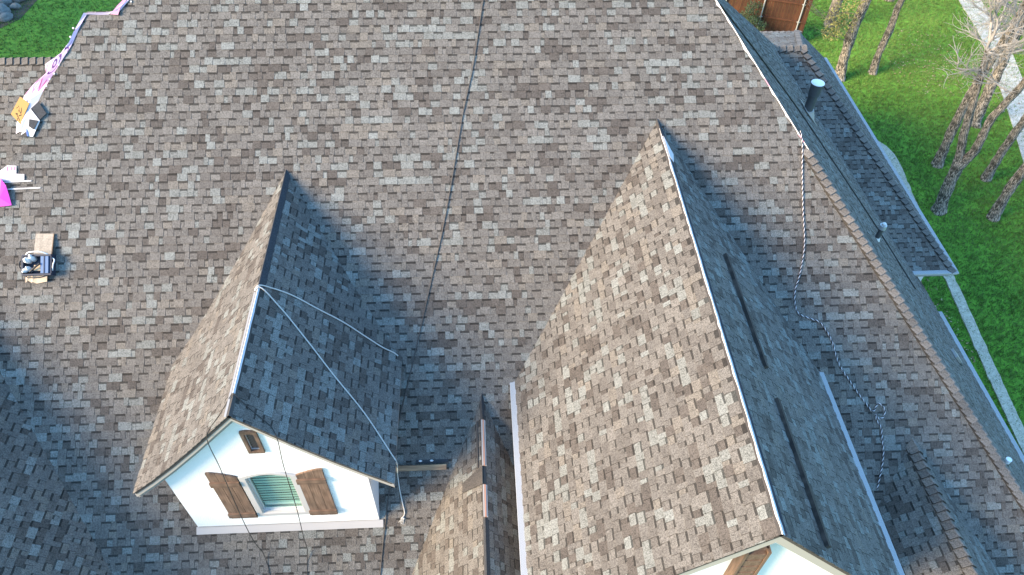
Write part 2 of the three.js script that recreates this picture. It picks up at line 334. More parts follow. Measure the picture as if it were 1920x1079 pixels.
/* a gable or dormer: two slopes; sag > 0 flares the eaves */
function gable(g, nameL, nameR, nL, nR_, sag = 0, back = 1.2, opt = {}) {
  for (const side of [-1, 1]) {
    const drop = g.y - g.ey, S = side < 0 ? V(0, 0, 1) : V(0, 0, -1);
    // profile from the eave (i = 0) to the ridge: points of (offset from the ridge, y)
    const prof = sag ? [0, 0.18, 0.4, 0.65, 1].map(k => [g.ex * (1 - k), g.ey + drop * k - sag * Math.sin(Math.PI * Math.pow(k, 0.85))]) : [[g.ex, g.ey], [0, g.y]];
    const segs = []; let acc = 0;
    for (let i = 0; i < prof.length - 1; i++) {
      const a = V(g.x + side * prof[i][0], prof[i][1], 0), b = V(g.x + side * prof[i + 1][0], prof[i + 1][1], 0), L = a.distanceTo(b), U = b.clone().sub(a).normalize();
      const N = S.clone().cross(U).normalize(); segs.push({ a, b, U, N, v: acc, L }); acc += L;
    }
    const frame = v => { let q = segs[0]; for (const s of segs) if (v >= s.v - 1e-6) q = s; return { O: q.a.clone().addScaledVector(q.U, v - q.v), U: q.U, N: q.N }; };
    const zAt = y => Math.max(g.zb, (M0 - y) / TM) - 0.55;  // runs under the main slope
    const ds = segs.map(q => { const z0 = g.zb - 0.3, P = [V(q.a.x, q.a.y, g.zf), V(q.a.x, q.a.y, z0), V(q.b.x, q.b.y, z0), V(q.b.x, q.b.y, g.zf)]; const zc = (M0 - Math.min(q.a.y, q.b.y)) / TM; P[1].z = Math.max(z0, (M0 - q.a.y) / TM - 0.45); P[2].z = Math.max(z0, (M0 - q.b.y) / TM - 0.45); if (side < 0) P.reverse(); return slab(P, 0.05); });
    const deck = mergeGeometries(ds);
    const hid = p => p.y < yM(p.z) - 0.12;
    const rng = side < 0 ? [-99, g.zf + 0.012] : [-(g.zf + 0.012), 99];
    const rangeF = v => { const y = frame(v).O.y, zb = Math.max(g.zb - 0.3, (M0 - y) / TM - 0.35); return side < 0 ? [zb, g.zf + 0.012] : [-(g.zf + 0.012), -zb]; };
    slopes.push(roofSlope(side < 0 ? nameL : nameR, deck, S, frame, -0.01, acc - 0.02, rangeF, { singles: side < 0 ? nL : nR_, hidden: p => hid(p) || (opt.hidden && opt.hidden(p)) }));
    g['prof' + side] = prof;
  }
}
gable(D1, 'dormer_left_slope', 'dormer_right_slope', 220, 260, 0.07);
gable(D2, 'gable_left_slope', 'gable_right_slope', 300, 220);
gable(G3, 'low_gable_left_slope', 'low_gable_right_slope', 120, 60, 0, 1.2, { hidden: p => p.x > 1.05 && p.y < 8.4 });
gable(G4, 'hip_cap_gable_left_slope', 'hip_cap_gable_right_slope', 100, 30, 0, 1.2, { hidden: p => p.x < 5.95 });
{ // left wing: the slope that faces right
  const a = V(-8.45, 8.694, -8.06), k = 1.128, N = V(k, 1, 0).normalize(), U = V(-1, k, 0).normalize();
  const xe = -4.6, ye = a.y - (xe - a.x) * k, xr = -9.45, yr = a.y + (a.x - xr) * k;
  const deck = slab([V(xe, ye, -1), V(xe, ye, -4.6), V(xr, yr, -10.6), V(xr, yr, -1)], 0.05);
  slopes.push(roofSlope('left_wing_slope', deck, V(0, 0, -1), plain(V(xe, ye, 0), U, N), 0, V(xe, ye, 0).distanceTo(V(xr, yr, 0)), () => [2.4, 12.5], { singles: 220, hidden: p => p.y < yM(p.z) - 0.12 }));
  part('left_wing_outer_slope', slab([V(xr, yr, -1), V(xr, yr, -10.6), V(xr - 4.2, yr - 4.7, -10.6), V(xr - 4.2, yr - 4.7, -1)], 0.05), plainShingle);
  part('left_wing_wall', box(-14.2, -6.4, 0, 5.2, -10.5, -1.5), stucco);
}
{ // upper left wing beyond the hip
  const y = 10.25, z = -15.765, U = V(0, Math.sin(38 * Math.PI / 180), -Math.cos(38 * Math.PI / 180)), L = 9;
  const O = V(0, y, z).addScaledVector(U, -L);
  const deck = slab([V(-19, O.y, O.z), V(-8.2, O.y, O.z), V(-8.2, y, z), V(-19, y, z)], 0.05);
  slopes.push(roofSlope('rear_wing_slope', deck, X, plain(O, U, nM), 0, L - 0.08, () => [-19, -8.3], { singles: 110 }));
  part('rear_wing_back_slope', slab([V(-19, y, z), V(-8.2, y, z), V(-8.2, y - 6, z - 7.6), V(-19, y - 6, z - 7.6)], 0.05), plainShingle);
  part('rear_wing_wall', box(-18.6, -8.6, 0, 4.6, -22.5, -9.2), stucco);
}
// right bay: front slope, right slope, rear slope
const BAY = { c: V(14.013, 3.8, -14.36), h: V(10.155, 7.638, -20.27), q: V(11.267, 6.546, -23.12), g: V(13.875, 3.938, -26.04) };
{
  const c = BAY.c, a = 33 * Math.PI / 180, U = V(0, Math.sin(a), -Math.cos(a)), N = V(0, Math.cos(a), Math.sin(a)), Lv = (7.638 - 3.8) / U.y;
  const deck = slab([V(9, c.y, c.z), c, BAY.h, V(7.6, BAY.h.y, BAY.h.z)], 0.05);
  const hx = BAY.h.x - c.x, n = Math.hypot(hx, Lv);
  slopes.push(roofSlope('bay_front_slope', deck, X, plain(V(0, c.y, c.z), U, N), 0, Lv, v => [12.4 - v * 0.9041 * U.y, 14.02], { cuts: [[c.x, 0, -Lv / n, hx / n]], singles: 220 }));
  const b = 0.7071, U2 = V(-b, b, 0), N2 = V(b, b, 0), L2 = (BAY.h.y - 3.8) / b;
  const deck2 = slab([V(14.013, 3.8, -14.36), V(14.013, 3.8, -26.04), BAY.q, BAY.h], 0.05);
  const zc = -14.36, f1 = [20.27 - 14.36, L2], m1 = Math.hypot(...f1), vq = (BAY.q.y - 3.8) / b, f2 = [23.12 - 26.04, vq], m2 = Math.hypot(...f2), f3 = [20.27 - 23.12, L2 - vq], m3 = Math.hypot(...f3);
  slopes.push(roofSlope('bay_right_slope', deck2, V(0, 0, -1), plain(V(14.013, 3.8, 0), U2, N2), 0, L2, () => [14.36, 26.04], { cuts: [[14.36, 0, f1[1] / m1, -f1[0] / m1], [26.04, 0, -f2[1] / m2, f2[0] / m2], [23.12, vq, -f3[1] / m3, f3[0] / m3]], singles: 30 }));
  const U3v = BAY.h.clone().sub(BAY.q).setX(0), L3 = U3v.length(); U3v.normalize(); const N3 = V(-1, 0, 0).cross(U3v).normalize();
  const deck3 = slab([BAY.h, BAY.q, V(8.2, BAY.q.y, BAY.q.z), V(8.2, BAY.h.y, BAY.h.z)], 0.05);
  slopes.push(roofSlope('bay_rear_slope', deck3, V(-1, 0, 0), plain(V(0, BAY.q.y, BAY.q.z), U3v, N3), 0, L3, v => [-(BAY.q.x - v * (BAY.q.x - BAY.h.x) / L3), -8.3], { singles: 20 }));
  part('bay_wall', box(9.5, 13.6, 0, 3.75, -25.6, -14.75), stucco);
}
finishSlopes();

/* ---------- caps on hips and ridges ---------- */
function capGeo(r, a, b, len, w, lift) { // r along the ridge (downhill), a and b down either slope
  const f = new Faces(), n = a.clone().add(b).normalize().negate();
  const P = (t, s, k) => r.clone().multiplyScalar(t).addScaledVector(s, k).addScaledVector(n, lift * (0.2 + 0.8 * t / len));
  const Q = (t, s, k) => r.clone().multiplyScalar(t).addScaledVector(s, k).addScaledVector(n, 0);
  const bend = 0.018, face = lin(1, 1, 1), edge = lin(0.28, 0.28, 0.28);   // edge: cut asphalt
  for (const [s, flip] of [[a, 1], [b, -1]]) {
    const top = [P(0, s, bend), P(len, s, bend), P(len, s, w), P(0, s, w)];
    let col = face; const put = (p) => f.poly(flip > 0 ? p : [...p].reverse(), (flip > 0 ? p : [...p].reverse()).map(v => [v.dot(r) / SC + 0.3, v.dot(s) / SC]), col);
    put(top); col = edge; put([P(len, s, bend), Q(len, s, bend), Q(len, s, w), P(len, s, w)]); put([P(len, s, w), Q(len, s, w), Q(0, s, w), P(0, s, w)]);
  }
  const e = [P(0, a, bend), P(0, b, bend), P(len, b, bend), P(len, a, bend)]; f.poly(e, e.map(v => [v.dot(r), 0.2]), face);
  const e2 = [P(len, a, bend), P(len, b, bend), Q(len, b, bend), Q(len, a, bend)]; f.poly(e2, e2.map(v => [v.dot(r), 0.1]), edge);
  return f.build();
}
function capRow(name, from, to, a, b, w = 0.135, step = 0.15, lift = 0.03, open = false) {
  const g = new THREE.Group(); g.name = name; house.add(g);
  const r = to.clone().sub(from), L = r.length(); r.normalize();
  a = a.clone().addScaledVector(r, -a.dot(r)).normalize(); b = b.clone().addScaledVector(r, -b.dot(r)).normalize();
  const geo = [0, 1].map(k => capGeo(r, a, b, open ? step - 0.03 : step + 0.025, w + k * 0.004, lift)); for (const q of geo) q.computeVertexNormals();
  const n = a.clone().add(b).normalize().negate();
  if (open) { const f = new Faces(), P = (t, q, k) => from.clone().addScaledVector(r, t).addScaledVector(q, k).addScaledVector(n, 0.02); for (const q of [a, b]) f.poly([P(0, q, 0), P(L, q, 0), P(L, q, w - 0.01), P(0, q, w - 0.01)]); const m = jointShade.clone(); m.side = THREE.DoubleSide; mesh('joint_shade_strip', f.build(), m, g); }  // dark strip in the opened joints stands in for shadow under each cap step
  for (let i = 0; i * step < L; i++) { const m = mesh('cap_shingle', geo[i % 2], pick(capMats), g); m.material = m.material; m.position.copy(from).addScaledVector(r, i * step + rr(-0.004, 0.004)).addScaledVector(n, 0.012); m.material.side = THREE.DoubleSide; }
  return g;
}
const dM = V(0, -Math.sin(38 * Math.PI / 180), Math.cos(38 * Math.PI / 180)), dR = V(0.6707, -0.7418, 0);
{ // hip between the main and the right slope: direction sideways into each slope
  const A = V(4.42, 13.02, -13.597), B = V(13.66, 2.8, -0.515), r = B.clone().sub(A).normalize();
  const along = k => A.clone().addScaledVector(r, k);
  const sM = V(-1, 0, 0), sR = V(0, 0, -1);
  capRow('main_hip_caps', along(3.75), along(14.2), sM, sR, 0.15, 0.16, 0.065);
  // open upper part of the hip: torn pale underlayment
}
capRow('bay_hip_caps', BAY.h, BAY.c, V(-1, 0, 0), V(0, 0, -1), 0.17, 0.22, 0.07, true);
capRow('bay_ridge_caps', V(8.75, BAY.h.y, BAY.h.z), BAY.h, V(0, -0.545, 0.839), BAY.q.clone().sub(BAY.h).setX(0), 0.17, 0.22, 0.07, true);
capRow('bay_rear_hip_caps', BAY.h, BAY.q, V(-1, 0, 0), V(0.7, -0.7, 0), 0.17, 0.2, 0.03);
capRow('bay_rear_ridge_caps', V(8.5, BAY.q.y + 0.01, BAY.q.z), BAY.q.clone().add(V(0, 0.01, 0)), V(0, 0.2, 0.93), V(0, -0.8, -0.6), 0.17, 0.2, 0.03);
capRow('rear_wing_ridge_caps', V(-12.2, 10.25, -15.765), V(-8.6, 10.25, -15.765), dM, V(0, -0.6157, -0.788), 0.16, 0.17, 0.045);
capRow('low_hip_gable_caps', V(G4.x, G4.y, G4.zb + 0.1), V(G4.x, G4.y, -3.2), V(-0.7, -0.72, 0), V(0.7, -0.72, 0), 0.17, 0.16, 0.065);

/* ---------- edges of the roof ---------- */
// bent strips over ridges that have no caps yet
function ridgeStrip(name, g, z0, z1, wl, wr, mat, lift = 0.02, jag = 0) {
  const f = new Faces(), N = Math.max(2, Math.round((z1 - z0) / 0.12)), kl = (g.y - g.ey) / g.ex, L = Math.hypot(1, kl);
  const at = i => { const z = z0 + (z1 - z0) * i / N, a = wl + jag * rr(-0.5, 1), b = wr + jag * rr(-0.5, 1); return [V(g.x - a / L, g.y - a * kl / L + lift, z), V(g.x, g.y + lift + 0.006, z), V(g.x + b / L, g.y - b * kl / L + lift, z)]; };
  let p = at(0);
  for (let i = 1; i <= N; i++) { const q = at(i); f.poly([p[0], q[0], q[1], p[1]], null); f.poly([p[1], q[1], q[2], p[2]], null); p = q; }
  mat.side = THREE.DoubleSide; return part(name, f.build(), mat);
}
const scrapWhite = std(lin(0.56, 0.56, 0.58), 0.6), scrapDark = std(lin(0.045, 0.05, 0.06), 0.9, { map: granules }), feltBrown = std(lin(0.085, 0.078, 0.074), 0.95, { map: granules });
ridgeStrip('ridge_felt', D1, D1.zb - 0.02, -7.98, 0.03, 0.11, scrapDark, 0.024, 0.008);
ridgeStrip('ridge_underlayment', D1, -7.96, -5.98, 0.03, 0.03, scrapWhite, 0.022, 0.006);
part('ridge_trim', beam(V(D1.x - 0.055, D1.y - 0.035, -7.9), V(D1.x - 0.055, D1.y - 0.035, D1.zf), 0.03, 0.012), trimPale);
ridgeStrip('ridge_underlayment', D2, D2.zb + 0.25, D2.zf + 0.01, 0.012, 0.055, scrapWhite, 0.02, 0.012);
part('ridge_felt', beam(V(D2.x + 0.062, D2.y - 0.045, D2.zb + 0.2), V(D2.x + 0.062, D2.y - 0.045, D2.zf), 0.03, 0.016), scrapDark);
ridgeStrip('ridge_felt', D2, D2.zb - 0.05, D2.zb + 0.5, 0.01, 0.09, scrapDark, 0.03, 0.01);
ridgeStrip('ridge_felt', G3, G3.zb - 0.08, G3.zb + 0.42, 0.02, 0.05, scrapDark, 0.05, 0.01);
ridgeStrip('ridge_felt', G3, -5.2, -2.7, 0.05, 0.10, scrapDark, 0.022, 0.006);
{ // open ridge slot of the low gable: bare battens
  const copper = std(lin(0.45, 0.22, 0.14), 0.6), pale = std(lin(0.36, 0.32, 0.29), 0.7);
  for (const [a, b] of [[-7.02, -6.13], [-5.78, -5.22]]) {
    part('ridge_batten', beam(V(G3.x - 0.015, G3.y + 0.02, a), V(G3.x - 0.015, G3.y + 0.02, b), 0.022, 0.02), pale);
    part('ridge_batten', beam(V(G3.x + 0.010, G3.y + 0.017, a), V(G3.x + 0.010, G3.y + 0.017, b), 0.022, 0.02), copper);
    part('ridge_batten', beam(V(G3.x + 0.035, G3.y + 0.004, a), V(G3.x + 0.035, G3.y + 0.004, b), 0.022, 0.016), pale);
  }
  // a loose cap folded over the left side
  const kl = (G3.y - G3.ey) / G3.ex, L = Math.hypot(1, kl), P = (d, z, h) => V(G3.x - d / L - h * kl / L, G3.y - d * kl / L + h / L, z);
  part('loose_cap', slab([P(0.0, -6.13, 0.035), P(0.62, -6.08, 0.03), P(0.62, -5.90, 0.03), P(0.0, -5.80, 0.035)], 0.012), feltBrown);
  part('loose_cap', slab([P(0.12, -7.05, 0.028), P(0.17, -7.05, 0.028), P(0.17, -6.15, 0.028), P(0.12, -6.15, 0.028)], 0.012), feltBrown);
}
capRow('low_hip_gable_end_cap', V(G4.x, G4.y + 0.015, G4.zb - 0.05), V(G4.x, G4.y + 0.02, G4.zb + 0.2), V(-0.7, -0.72, 0), V(0.7, -0.72, 0), 0.19, 0.26, 0.03);

// gutters with perforated guards
function gutter(a, b, out, w = 0.125, guard = true, mat = whiteMetal) { // a-b along the eave, out: horizontal outward direction
  const g = new THREE.Group(); g.name = 'gutter'; house.add(g);
  const d = b.clone().sub(a).normalize(), L = a.distanceTo(b);
  const prof = [[0, 0], [0, -0.11], [w * 0.72, -0.11], [w, -0.02], [w, 0.0], [w - 0.012, 0.0], [w - 0.012, -0.018], [w * 0.70, -0.10], [0.008, -0.10], [0.008, 0]];
  const f = new Faces(), P = (p, q) => p.clone().addScaledVector(out, q[0]).add(V(0, q[1], 0));
  for (let i = 0; i < prof.length; i++) { const p = prof[i], q = prof[(i + 1) % prof.length]; f.poly([P(a, p), P(b, p), P(b, q), P(a, q)]); }
  for (const e of [a, b]) { f.poly([P(e, [0, 0]), P(e, [0, -0.11]), P(e, [w * 0.72, -0.11]), P(e, [w, 0])]); }
  const m = mat.clone(); m.side = THREE.DoubleSide; mesh('trough', f.build(), m, g);
  if (guard) {
    const gf = new Faces(), y = 0.004, p = [[0.0, y + 0.006], [w - 0.004, y]], k = L / 0.1;
    gf.poly([P(a, p[0]), P(a, p[1]), P(b, p[1]), P(b, p[0])], [[0, 0], [0, 1.2], [k, 1.2], [k, 0]]);
    const gm = guardMat.clone(); gm.side = THREE.DoubleSide; mesh('leaf_guard', gf.build(), gm, g);
  }
  return g;
}
gutter(V(0.63, D2.ey + 0.005, -7.85), V(0.63, D2.ey + 0.005, D2.zf + 0.02), V(-1, 0, 0), 0.11);
gutter(V(6.225, D2.ey + 0.005, -7.85), V(6.225, D2.ey + 0.005, D2.zf + 0.02), V(1, 0, 0), 0.1);
gutter(V(13.66, 2.79, -13.6), V(13.66, 2.79, -0.6), V(1, 0, 0), 0.14);
gutter(V(14.013, 3.79, -26.0), V(14.013, 3.79, -14.36), V(1, 0, 0), 0.14);
gutter(V(12.45, 3.79, -14.36), V(14.14, 3.79, -14.36), V(0, 0, 1), 0.14, true);
part('downspout_elbow', box(12.62, 12.86, 3.42, 3.66, -14.72, -14.40), trimPale);
part('fascia_board', box(12.4, 13.98, 3.52, 3.68, -14.40, -14.372), trimPale);
part('fascia_board', box(13.985, 14.01, 3.52, 3.68, -26, -14.38), trimPale);
part('fascia_board', box(13.62, 13.655, 2.5, 2.68, -13.6, -0.6), trimPale);

// main walls of the house
part('main_wall', box(-12.6, 13.1, 0, 2.74, -25.8, -1.2), stucco);

/* ---------- small dormer: wall, trim, window, shutters, louvre ---------- */
const ZW = -5.836;
{
  // gable wall with the window opening left out: built of pieces round the opening
  const k = 2.0 / 1.98, apexY = 10.62, xl = -5.03, xr = -1.87, topL = 8.93, xm = D1.x;
  const yRoof = x => roofAt(D1, x) - 0.10 - 0.06 * Math.sin(Math.PI * Math.min(1, Math.abs(x - D1.x) / D1.ex));
  const out = new THREE.Shape(); out.moveTo(xl, 6.3); out.lineTo(xr, 6.3); out.lineTo(xr, yRoof(xr)); for (let i = 1; i < 12; i++) { const x = xr + (xl - xr) * i / 12; out.lineTo(x, yRoof(x)); } out.lineTo(xl, yRoof(xl));
  const hole = new THREE.Path(); const wx0 = -3.80, wx1 = -3.05, wy0 = 7.47, wy1 = 8.74;
  hole.moveTo(wx0, wy0); hole.lineTo(wx0, wy1); for (let i = 1; i < 12; i++) { const t = i / 12; hole.lineTo(wx0 + (wx1 - wx0) * t, wy1 + 0.12 * Math.sin(Math.PI * t)); } hole.lineTo(wx1, wy1); hole.lineTo(wx1, wy0); out.holes.push(hole);
  const vent = new THREE.Path(); vent.moveTo(-3.49, 9.56); vent.lineTo(-3.49, 10.05); vent.lineTo(-3.40, 10.08); vent.lineTo(-3.32, 10.04); vent.lineTo(-3.32, 9.56); out.holes.push(vent);
  part('dormer_front_wall', new THREE.ExtrudeGeometry(out, { depth: 0.16, bevelEnabled: false }).translate(0, 0, ZW - 0.16), stucco);
  part('dormer_side_wall', box(xl + 0.003, xl + 0.15, 6.4, 8.95, -8.6, ZW - 0.163), stucco);
  part('dormer_side_wall', box(xr - 0.15, xr - 0.003, 6.4, 8.95, -8.6, ZW - 0.163), stucco);
  // flashing that lies on the main slope along the foot of the wall
  const F = (x, d, h) => V(x, yM(ZW) - Math.sin(0.6632) * d + h * nM.y, ZW + Math.cos(0.6632) * d + h * nM.z);
  const cuts = [-5.06, -4.3, -3.2, -2.2, -1.82];
  for (let i = 0; i < 4; i++) part('base_flashing', slab([F(cuts[i], 0.115, 0.022 + 0.003 * i), F(cuts[i + 1] + 0.02, 0.115, 0.022 + 0.003 * i), F(cuts[i + 1] + 0.02, -0.02, 0.022 + 0.003 * i), F(cuts[i], -0.02, 0.022 + 0.003 * i)], 0.004), flashMetal);
  part('base_flashing', box(-5.02, -1.88, yM(ZW) - 0.03, yM(ZW) + 0.05, ZW + 0.002, ZW + 0.008), flashMetal);
  // rake boards under the front edge, two steps, following the flared profile
  for (const side of [-1, 1]) {
    const pr = D1['prof' + side];
    for (const [dy0, dy1, z0, z1, mat] of [[-0.062, -0.15, -0.008, -0.03, trimPale], [-0.062, -0.22, -0.034, -0.07, trimTaupe]]) {
      const f = new Faces(); const zz0 = D1.zf + z0, zz1 = D1.zf + z1;
      for (let i = 0; i < pr.length - 1; i++) {
        const a = [D1.x + side * pr[i][0], pr[i][1]], b = [D1.x + side * pr[i + 1][0], pr[i + 1][1]];
        const q = (p, dy, z) => V(p[0], p[1] + dy, z);
        f.poly([q(a, dy0, zz0), q(a, dy1, zz0), q(b, dy1, zz0), q(b, dy0, zz0)]); f.poly([q(a, dy0, zz1), q(a, dy1, zz1), q(b, dy1, zz1), q(b, dy0, zz1)]);
        f.poly([q(a, dy1, zz0), q(a, dy1, zz1), q(b, dy1, zz1), q(b, dy1, zz0)]); f.poly([q(a, dy0, zz0), q(a, dy0, zz1), q(b, dy0, zz1), q(b, dy0, zz0)]);
      }
      const a = [D1.x + side * pr[0][0], pr[0][1]]; f.poly([V(a[0], a[1] + dy0, zz0), V(a[0], a[1] + dy0, zz1), V(a[0], a[1] + dy1, zz1), V(a[0], a[1] + dy1, zz0)]);
      const m = mat.clone(); m.side = THREE.DoubleSide; part('rake_board', f.build(), m);
    }
    // soffit and eave fascia
    const e = D1.x + side * D1.ex;
    part('eave_fascia', box(Math.min(e, e - side * 0.03), Math.max(e, e - side * 0.03), D1.ey - 0.17, D1.ey - 0.065, -8.2, D1.zf - 0.08), trimTaupe);
  }
  // window
  const win = new THREE.Group(); win.name = 'window'; house.add(win);
  const arc = (x0, x1, y0, y1, rise, n = 12) => { const p = [[x0, y0], [x1, y0], [x1, y1]]; for (let i = 1; i < n; i++) { const t = i / n; p.push([x1 + (x0 - x1) * t, y1 + rise * Math.sin(Math.PI * t)]); } p.push([x0, y1]); return p; };
  const frameS = new THREE.Shape(arc(wx0 - 0.075, wx1 + 0.075, wy0 - 0.07, wy1 + 0.03, 0.13).map(p => new THREE.Vector2(...p)));
  frameS.holes.push(new THREE.Path(arc(wx0 + 0.015, wx1 - 0.015, wy0 + 0.02, wy1 - 0.005, 0.11).map(p => new THREE.Vector2(...p))));
  mesh('frame', new THREE.ExtrudeGeometry(frameS, { depth: 0.045, bevelEnabled: true, bevelSize: 0.006, bevelThickness: 0.006, bevelSegments: 1 }).translate(0, 0, ZW - 0.01), std(lin(0.46, 0.445, 0.44), 0.6), win);
  mesh('sash', (() => { const s = new THREE.Shape(arc(wx0 + 0.002, wx1 - 0.002, wy0 + 0.002, wy1 - 0.003, 0.117).map(p => new THREE.Vector2(...p))); s.holes.push(new THREE.Path(arc(wx0 + 0.04, wx1 - 0.04, wy0 + 0.045, wy1 - 0.012, 0.105).map(p => new THREE.Vector2(...p)))); return new THREE.ExtrudeGeometry(s, { depth: 0.03, bevelEnabled: false }).translate(0, 0, ZW - 0.075); })(), std(lin(0.55, 0.56, 0.55), 0.5), win);
  const glass = new THREE.MeshPhysicalMaterial({ color: lin(0.66, 0.83, 0.77), roughness: 0.03, transmission: 1, thickness: 0, ior: 1.5, side: THREE.DoubleSide });
  mesh('pane', new THREE.ShapeGeometry(new THREE.Shape(arc(wx0 + 0.03, wx1 - 0.03, wy0 + 0.035, wy1 - 0.01, 0.107).map(p => new THREE.Vector2(...p)))).translate(0, 0, ZW - 0.06), glass, win);
  const slatM = std(lin(0.70, 0.74, 0.70), 0.6);
  for (let i = 0; i < 16; i++) { const y = wy0 + 0.15 + i * 0.088; const t = Math.max(0, (y - wy1) / 0.12), half = (wx1 - wx0) / 2 - 0.035 - (t > 0 ? 0.18 * t : 0); if (y > wy1 + 0.09) break; mesh('blind_slat', new THREE.BoxGeometry(half * 2, 0.098, 0.006).rotateX(0.22 + 0.05 * Math.sin(i * 2.1)).translate((wx0 + wx1) / 2, y, ZW - 0.115), slatM, win); }
  mesh('blind_rail', new THREE.BoxGeometry(wx1 - wx0 - 0.08, 0.03, 0.03).translate((wx0 + wx1) / 2, wy0 + 0.085, ZW - 0.115), slatM, win);
  part('dormer_room', (() => { const g = mergeGeometries([box(-4.4, -2.4, 7.2, 9.0, ZW - 1.2, ZW - 1.15), box(-4.4, -2.4, 7.15, 7.2, ZW - 1.2, ZW - 0.17), box(-4.4, -2.4, 9.0, 9.05, ZW - 1.2, ZW - 0.17), box(-4.45, -4.4, 7.15, 9.05, ZW - 1.2, ZW - 0.17), box(-2.4, -2.35, 7.15, 9.05, ZW - 1.2, ZW - 0.17)]); return g; })(), std(lin(0.25, 0.28, 0.26), 0.9));
  // shutters: three boards and two battens each, tops cut to the arch
  for (const [x0, x1, inner] of [[-4.35, -3.90, 1], [-2.985, -2.535, -1]]) {
    const sh = new THREE.Group(); sh.name = 'shutter'; house.add(sh);
    const yT = x => { const t = inner > 0 ? (x1 - x) / (x1 - x0) : (x - x0) / (x1 - x0); return 8.775 + 0.17 * Math.sin(t * Math.PI / 2 * 0.95); };
    const w = (x1 - x0) / 3;
    for (let i = 0; i < 3; i++) {
      const a = x0 + i * w + 0.003, b = x0 + (i + 1) * w - 0.003;
      const g = flat([[a, 7.345 + rr(-0.004, 0.004)], [b, 7.345 + rr(-0.004, 0.004)], [b, yT(b)], [(a + b) / 2, yT((a + b) / 2) + 0.004], [a, yT(a)]], 0.028, ZW + 0.012);
      const uv = g.attributes.uv, off = rnd(); for (let q = 0; q < uv.count; q++) uv.setXY(q, uv.getX(q) * 1.4 + off, uv.getY(q) * 0.5 + off);
      mesh('board', g, shutterMat, sh);
    }
    for (const y of [7.49, 8.60]) { const g = new THREE.BoxGeometry(x1 - x0 + 0.012, 0.13, 0.03).translate((x0 + x1) / 2, y, ZW + 0.057); const uv = g.attributes.uv; for (let q = 0; q < uv.count; q++) { const u = uv.getX(q), v = uv.getY(q); uv.setXY(q, v * 0.2, u * 0.4); } mesh('batten', g, shutterMat, sh); }
  }
  // gable louvre
  const lv = new THREE.Group(); lv.name = 'gable_louvre'; house.add(lv);
  const oS = new THREE.Shape([[-3.525, 9.52], [-3.285, 9.52], [-3.285, 10.105], [-3.36, 10.13], [-3.45, 10.135], [-3.525, 10.12]].map(p => new THREE.Vector2(...p)));
  oS.holes.push(new THREE.Path([[-3.475, 9.575], [-3.475, 10.05], [-3.40, 10.075], [-3.335, 10.05], [-3.335, 9.575]].map(p => new THREE.Vector2(...p))));
  mesh('frame', new THREE.ExtrudeGeometry(oS, { depth: 0.04, bevelEnabled: false }).translate(0, 0, ZW + 0.003), shutterMat, lv);
  for (let i = 0; i < 8; i++) mesh('slat', new THREE.BoxGeometry(0.15, 0.07, 0.012).rotateX(-0.6).translate(-3.405, 9.60 + i * 0.062, ZW - 0.05), shutterMat, lv);
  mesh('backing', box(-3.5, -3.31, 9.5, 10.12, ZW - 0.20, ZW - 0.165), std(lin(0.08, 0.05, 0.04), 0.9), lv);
}
/* ---------- large gable: walls, rake boards, timber bracket ---------- */
{
  const zw = -3.72, x0 = 1.02, x1 = 5.84, yR = x => roofAt(D2, x) - 0.075;
  part('gable_front_wall', flat([[x0, 3], [x1, 3], [x1, yR(x1)], [D2.x, yR(D2.x)], [x0, yR(x0)]], 0.18, zw - 0.18), stucco);
  part('gable_side_wall', box(x0 + 0.003, x0 + 0.18, 5, yR(x0) - 0.01, -8.3, zw - 0.183), stucco);
  part('gable_side_wall', box(x1 - 0.18, x1 - 0.003, 5, yR(x1) - 0.01, -8.3, zw - 0.183), stucco);
  for (const side of [-1, 1]) {
    const k = (D2.y - D2.ey) / D2.ex, P = (d, dy, z) => V(D2.x + side * d, D2.y - d * k + dy, z);
    const a = [P(0, -0.07, 0), P(D2.ex, -0.07, 0), P(D2.ex, -0.25, 0), P(0, -0.25, 0)];
    const f = new Faces(), m = trimPale.clone(); m.side = THREE.DoubleSide;
    const za = D2.zf - 0.006, zb = D2.zf - 0.045, Z = (p, z) => p.clone().setZ(z);
    f.poly(a.map(p => Z(p, za))); f.poly(a.map(p => Z(p, zb))); for (let i = 0; i < 4; i++) { const p = a[i], q = a[(i + 1) % 4]; f.poly([Z(p, za), Z(q, za), Z(q, zb), Z(p, zb)]); }
    part('rake_board', f.build(), m);
    part('eave_fascia', box(Math.min(D2.x + side * D2.ex, D2.x + side * (D2.ex - 0.03)), Math.max(D2.x + side * D2.ex, D2.x + side * (D2.ex - 0.03)), D2.ey - 0.2, D2.ey - 0.055, -8, D2.zf - 0.05), trimPale);
  }
  const br = new THREE.Group(); br.name = 'timber_bracket'; house.add(br);
  const bx0 = 3.27, bx1 = 3.56;
  mesh('post', box(bx0, bx1, 8.2, 10.5, zw + 0.004, zw + 0.10), shutterMat, br);
  for (let i = 0; i < 9; i++) mesh('step_block', box(bx0 + 0.03, bx1 - 0.03, 10.28 - i * 0.2, 10.44 - i * 0.2, zw + 0.102, zw + 0.15), shutterMat, br);
  for (const x of [bx0 - 0.02, bx1 - 0.02]) mesh('edge_strip', box(x, x + 0.04, 8.2, 10.5, zw + 0.003, zw + 0.16), shutterMat, br);
  // low gable and small hip gable walls
  part('low_gable_wall', flat([[-1.3, 3], [1.0, 3], [1.0, 6.6], [G3.x, 7.9], [-1.3, 6.2]], 0.16, -3.0), stucco);
  part('low_hip_gable_wall', flat([[6.8, 3], [9.0, 3], [9.0, 6.3], [G4.x, 7.3], [6.8, 6.3]], 0.16, -3.0), stucco);
}
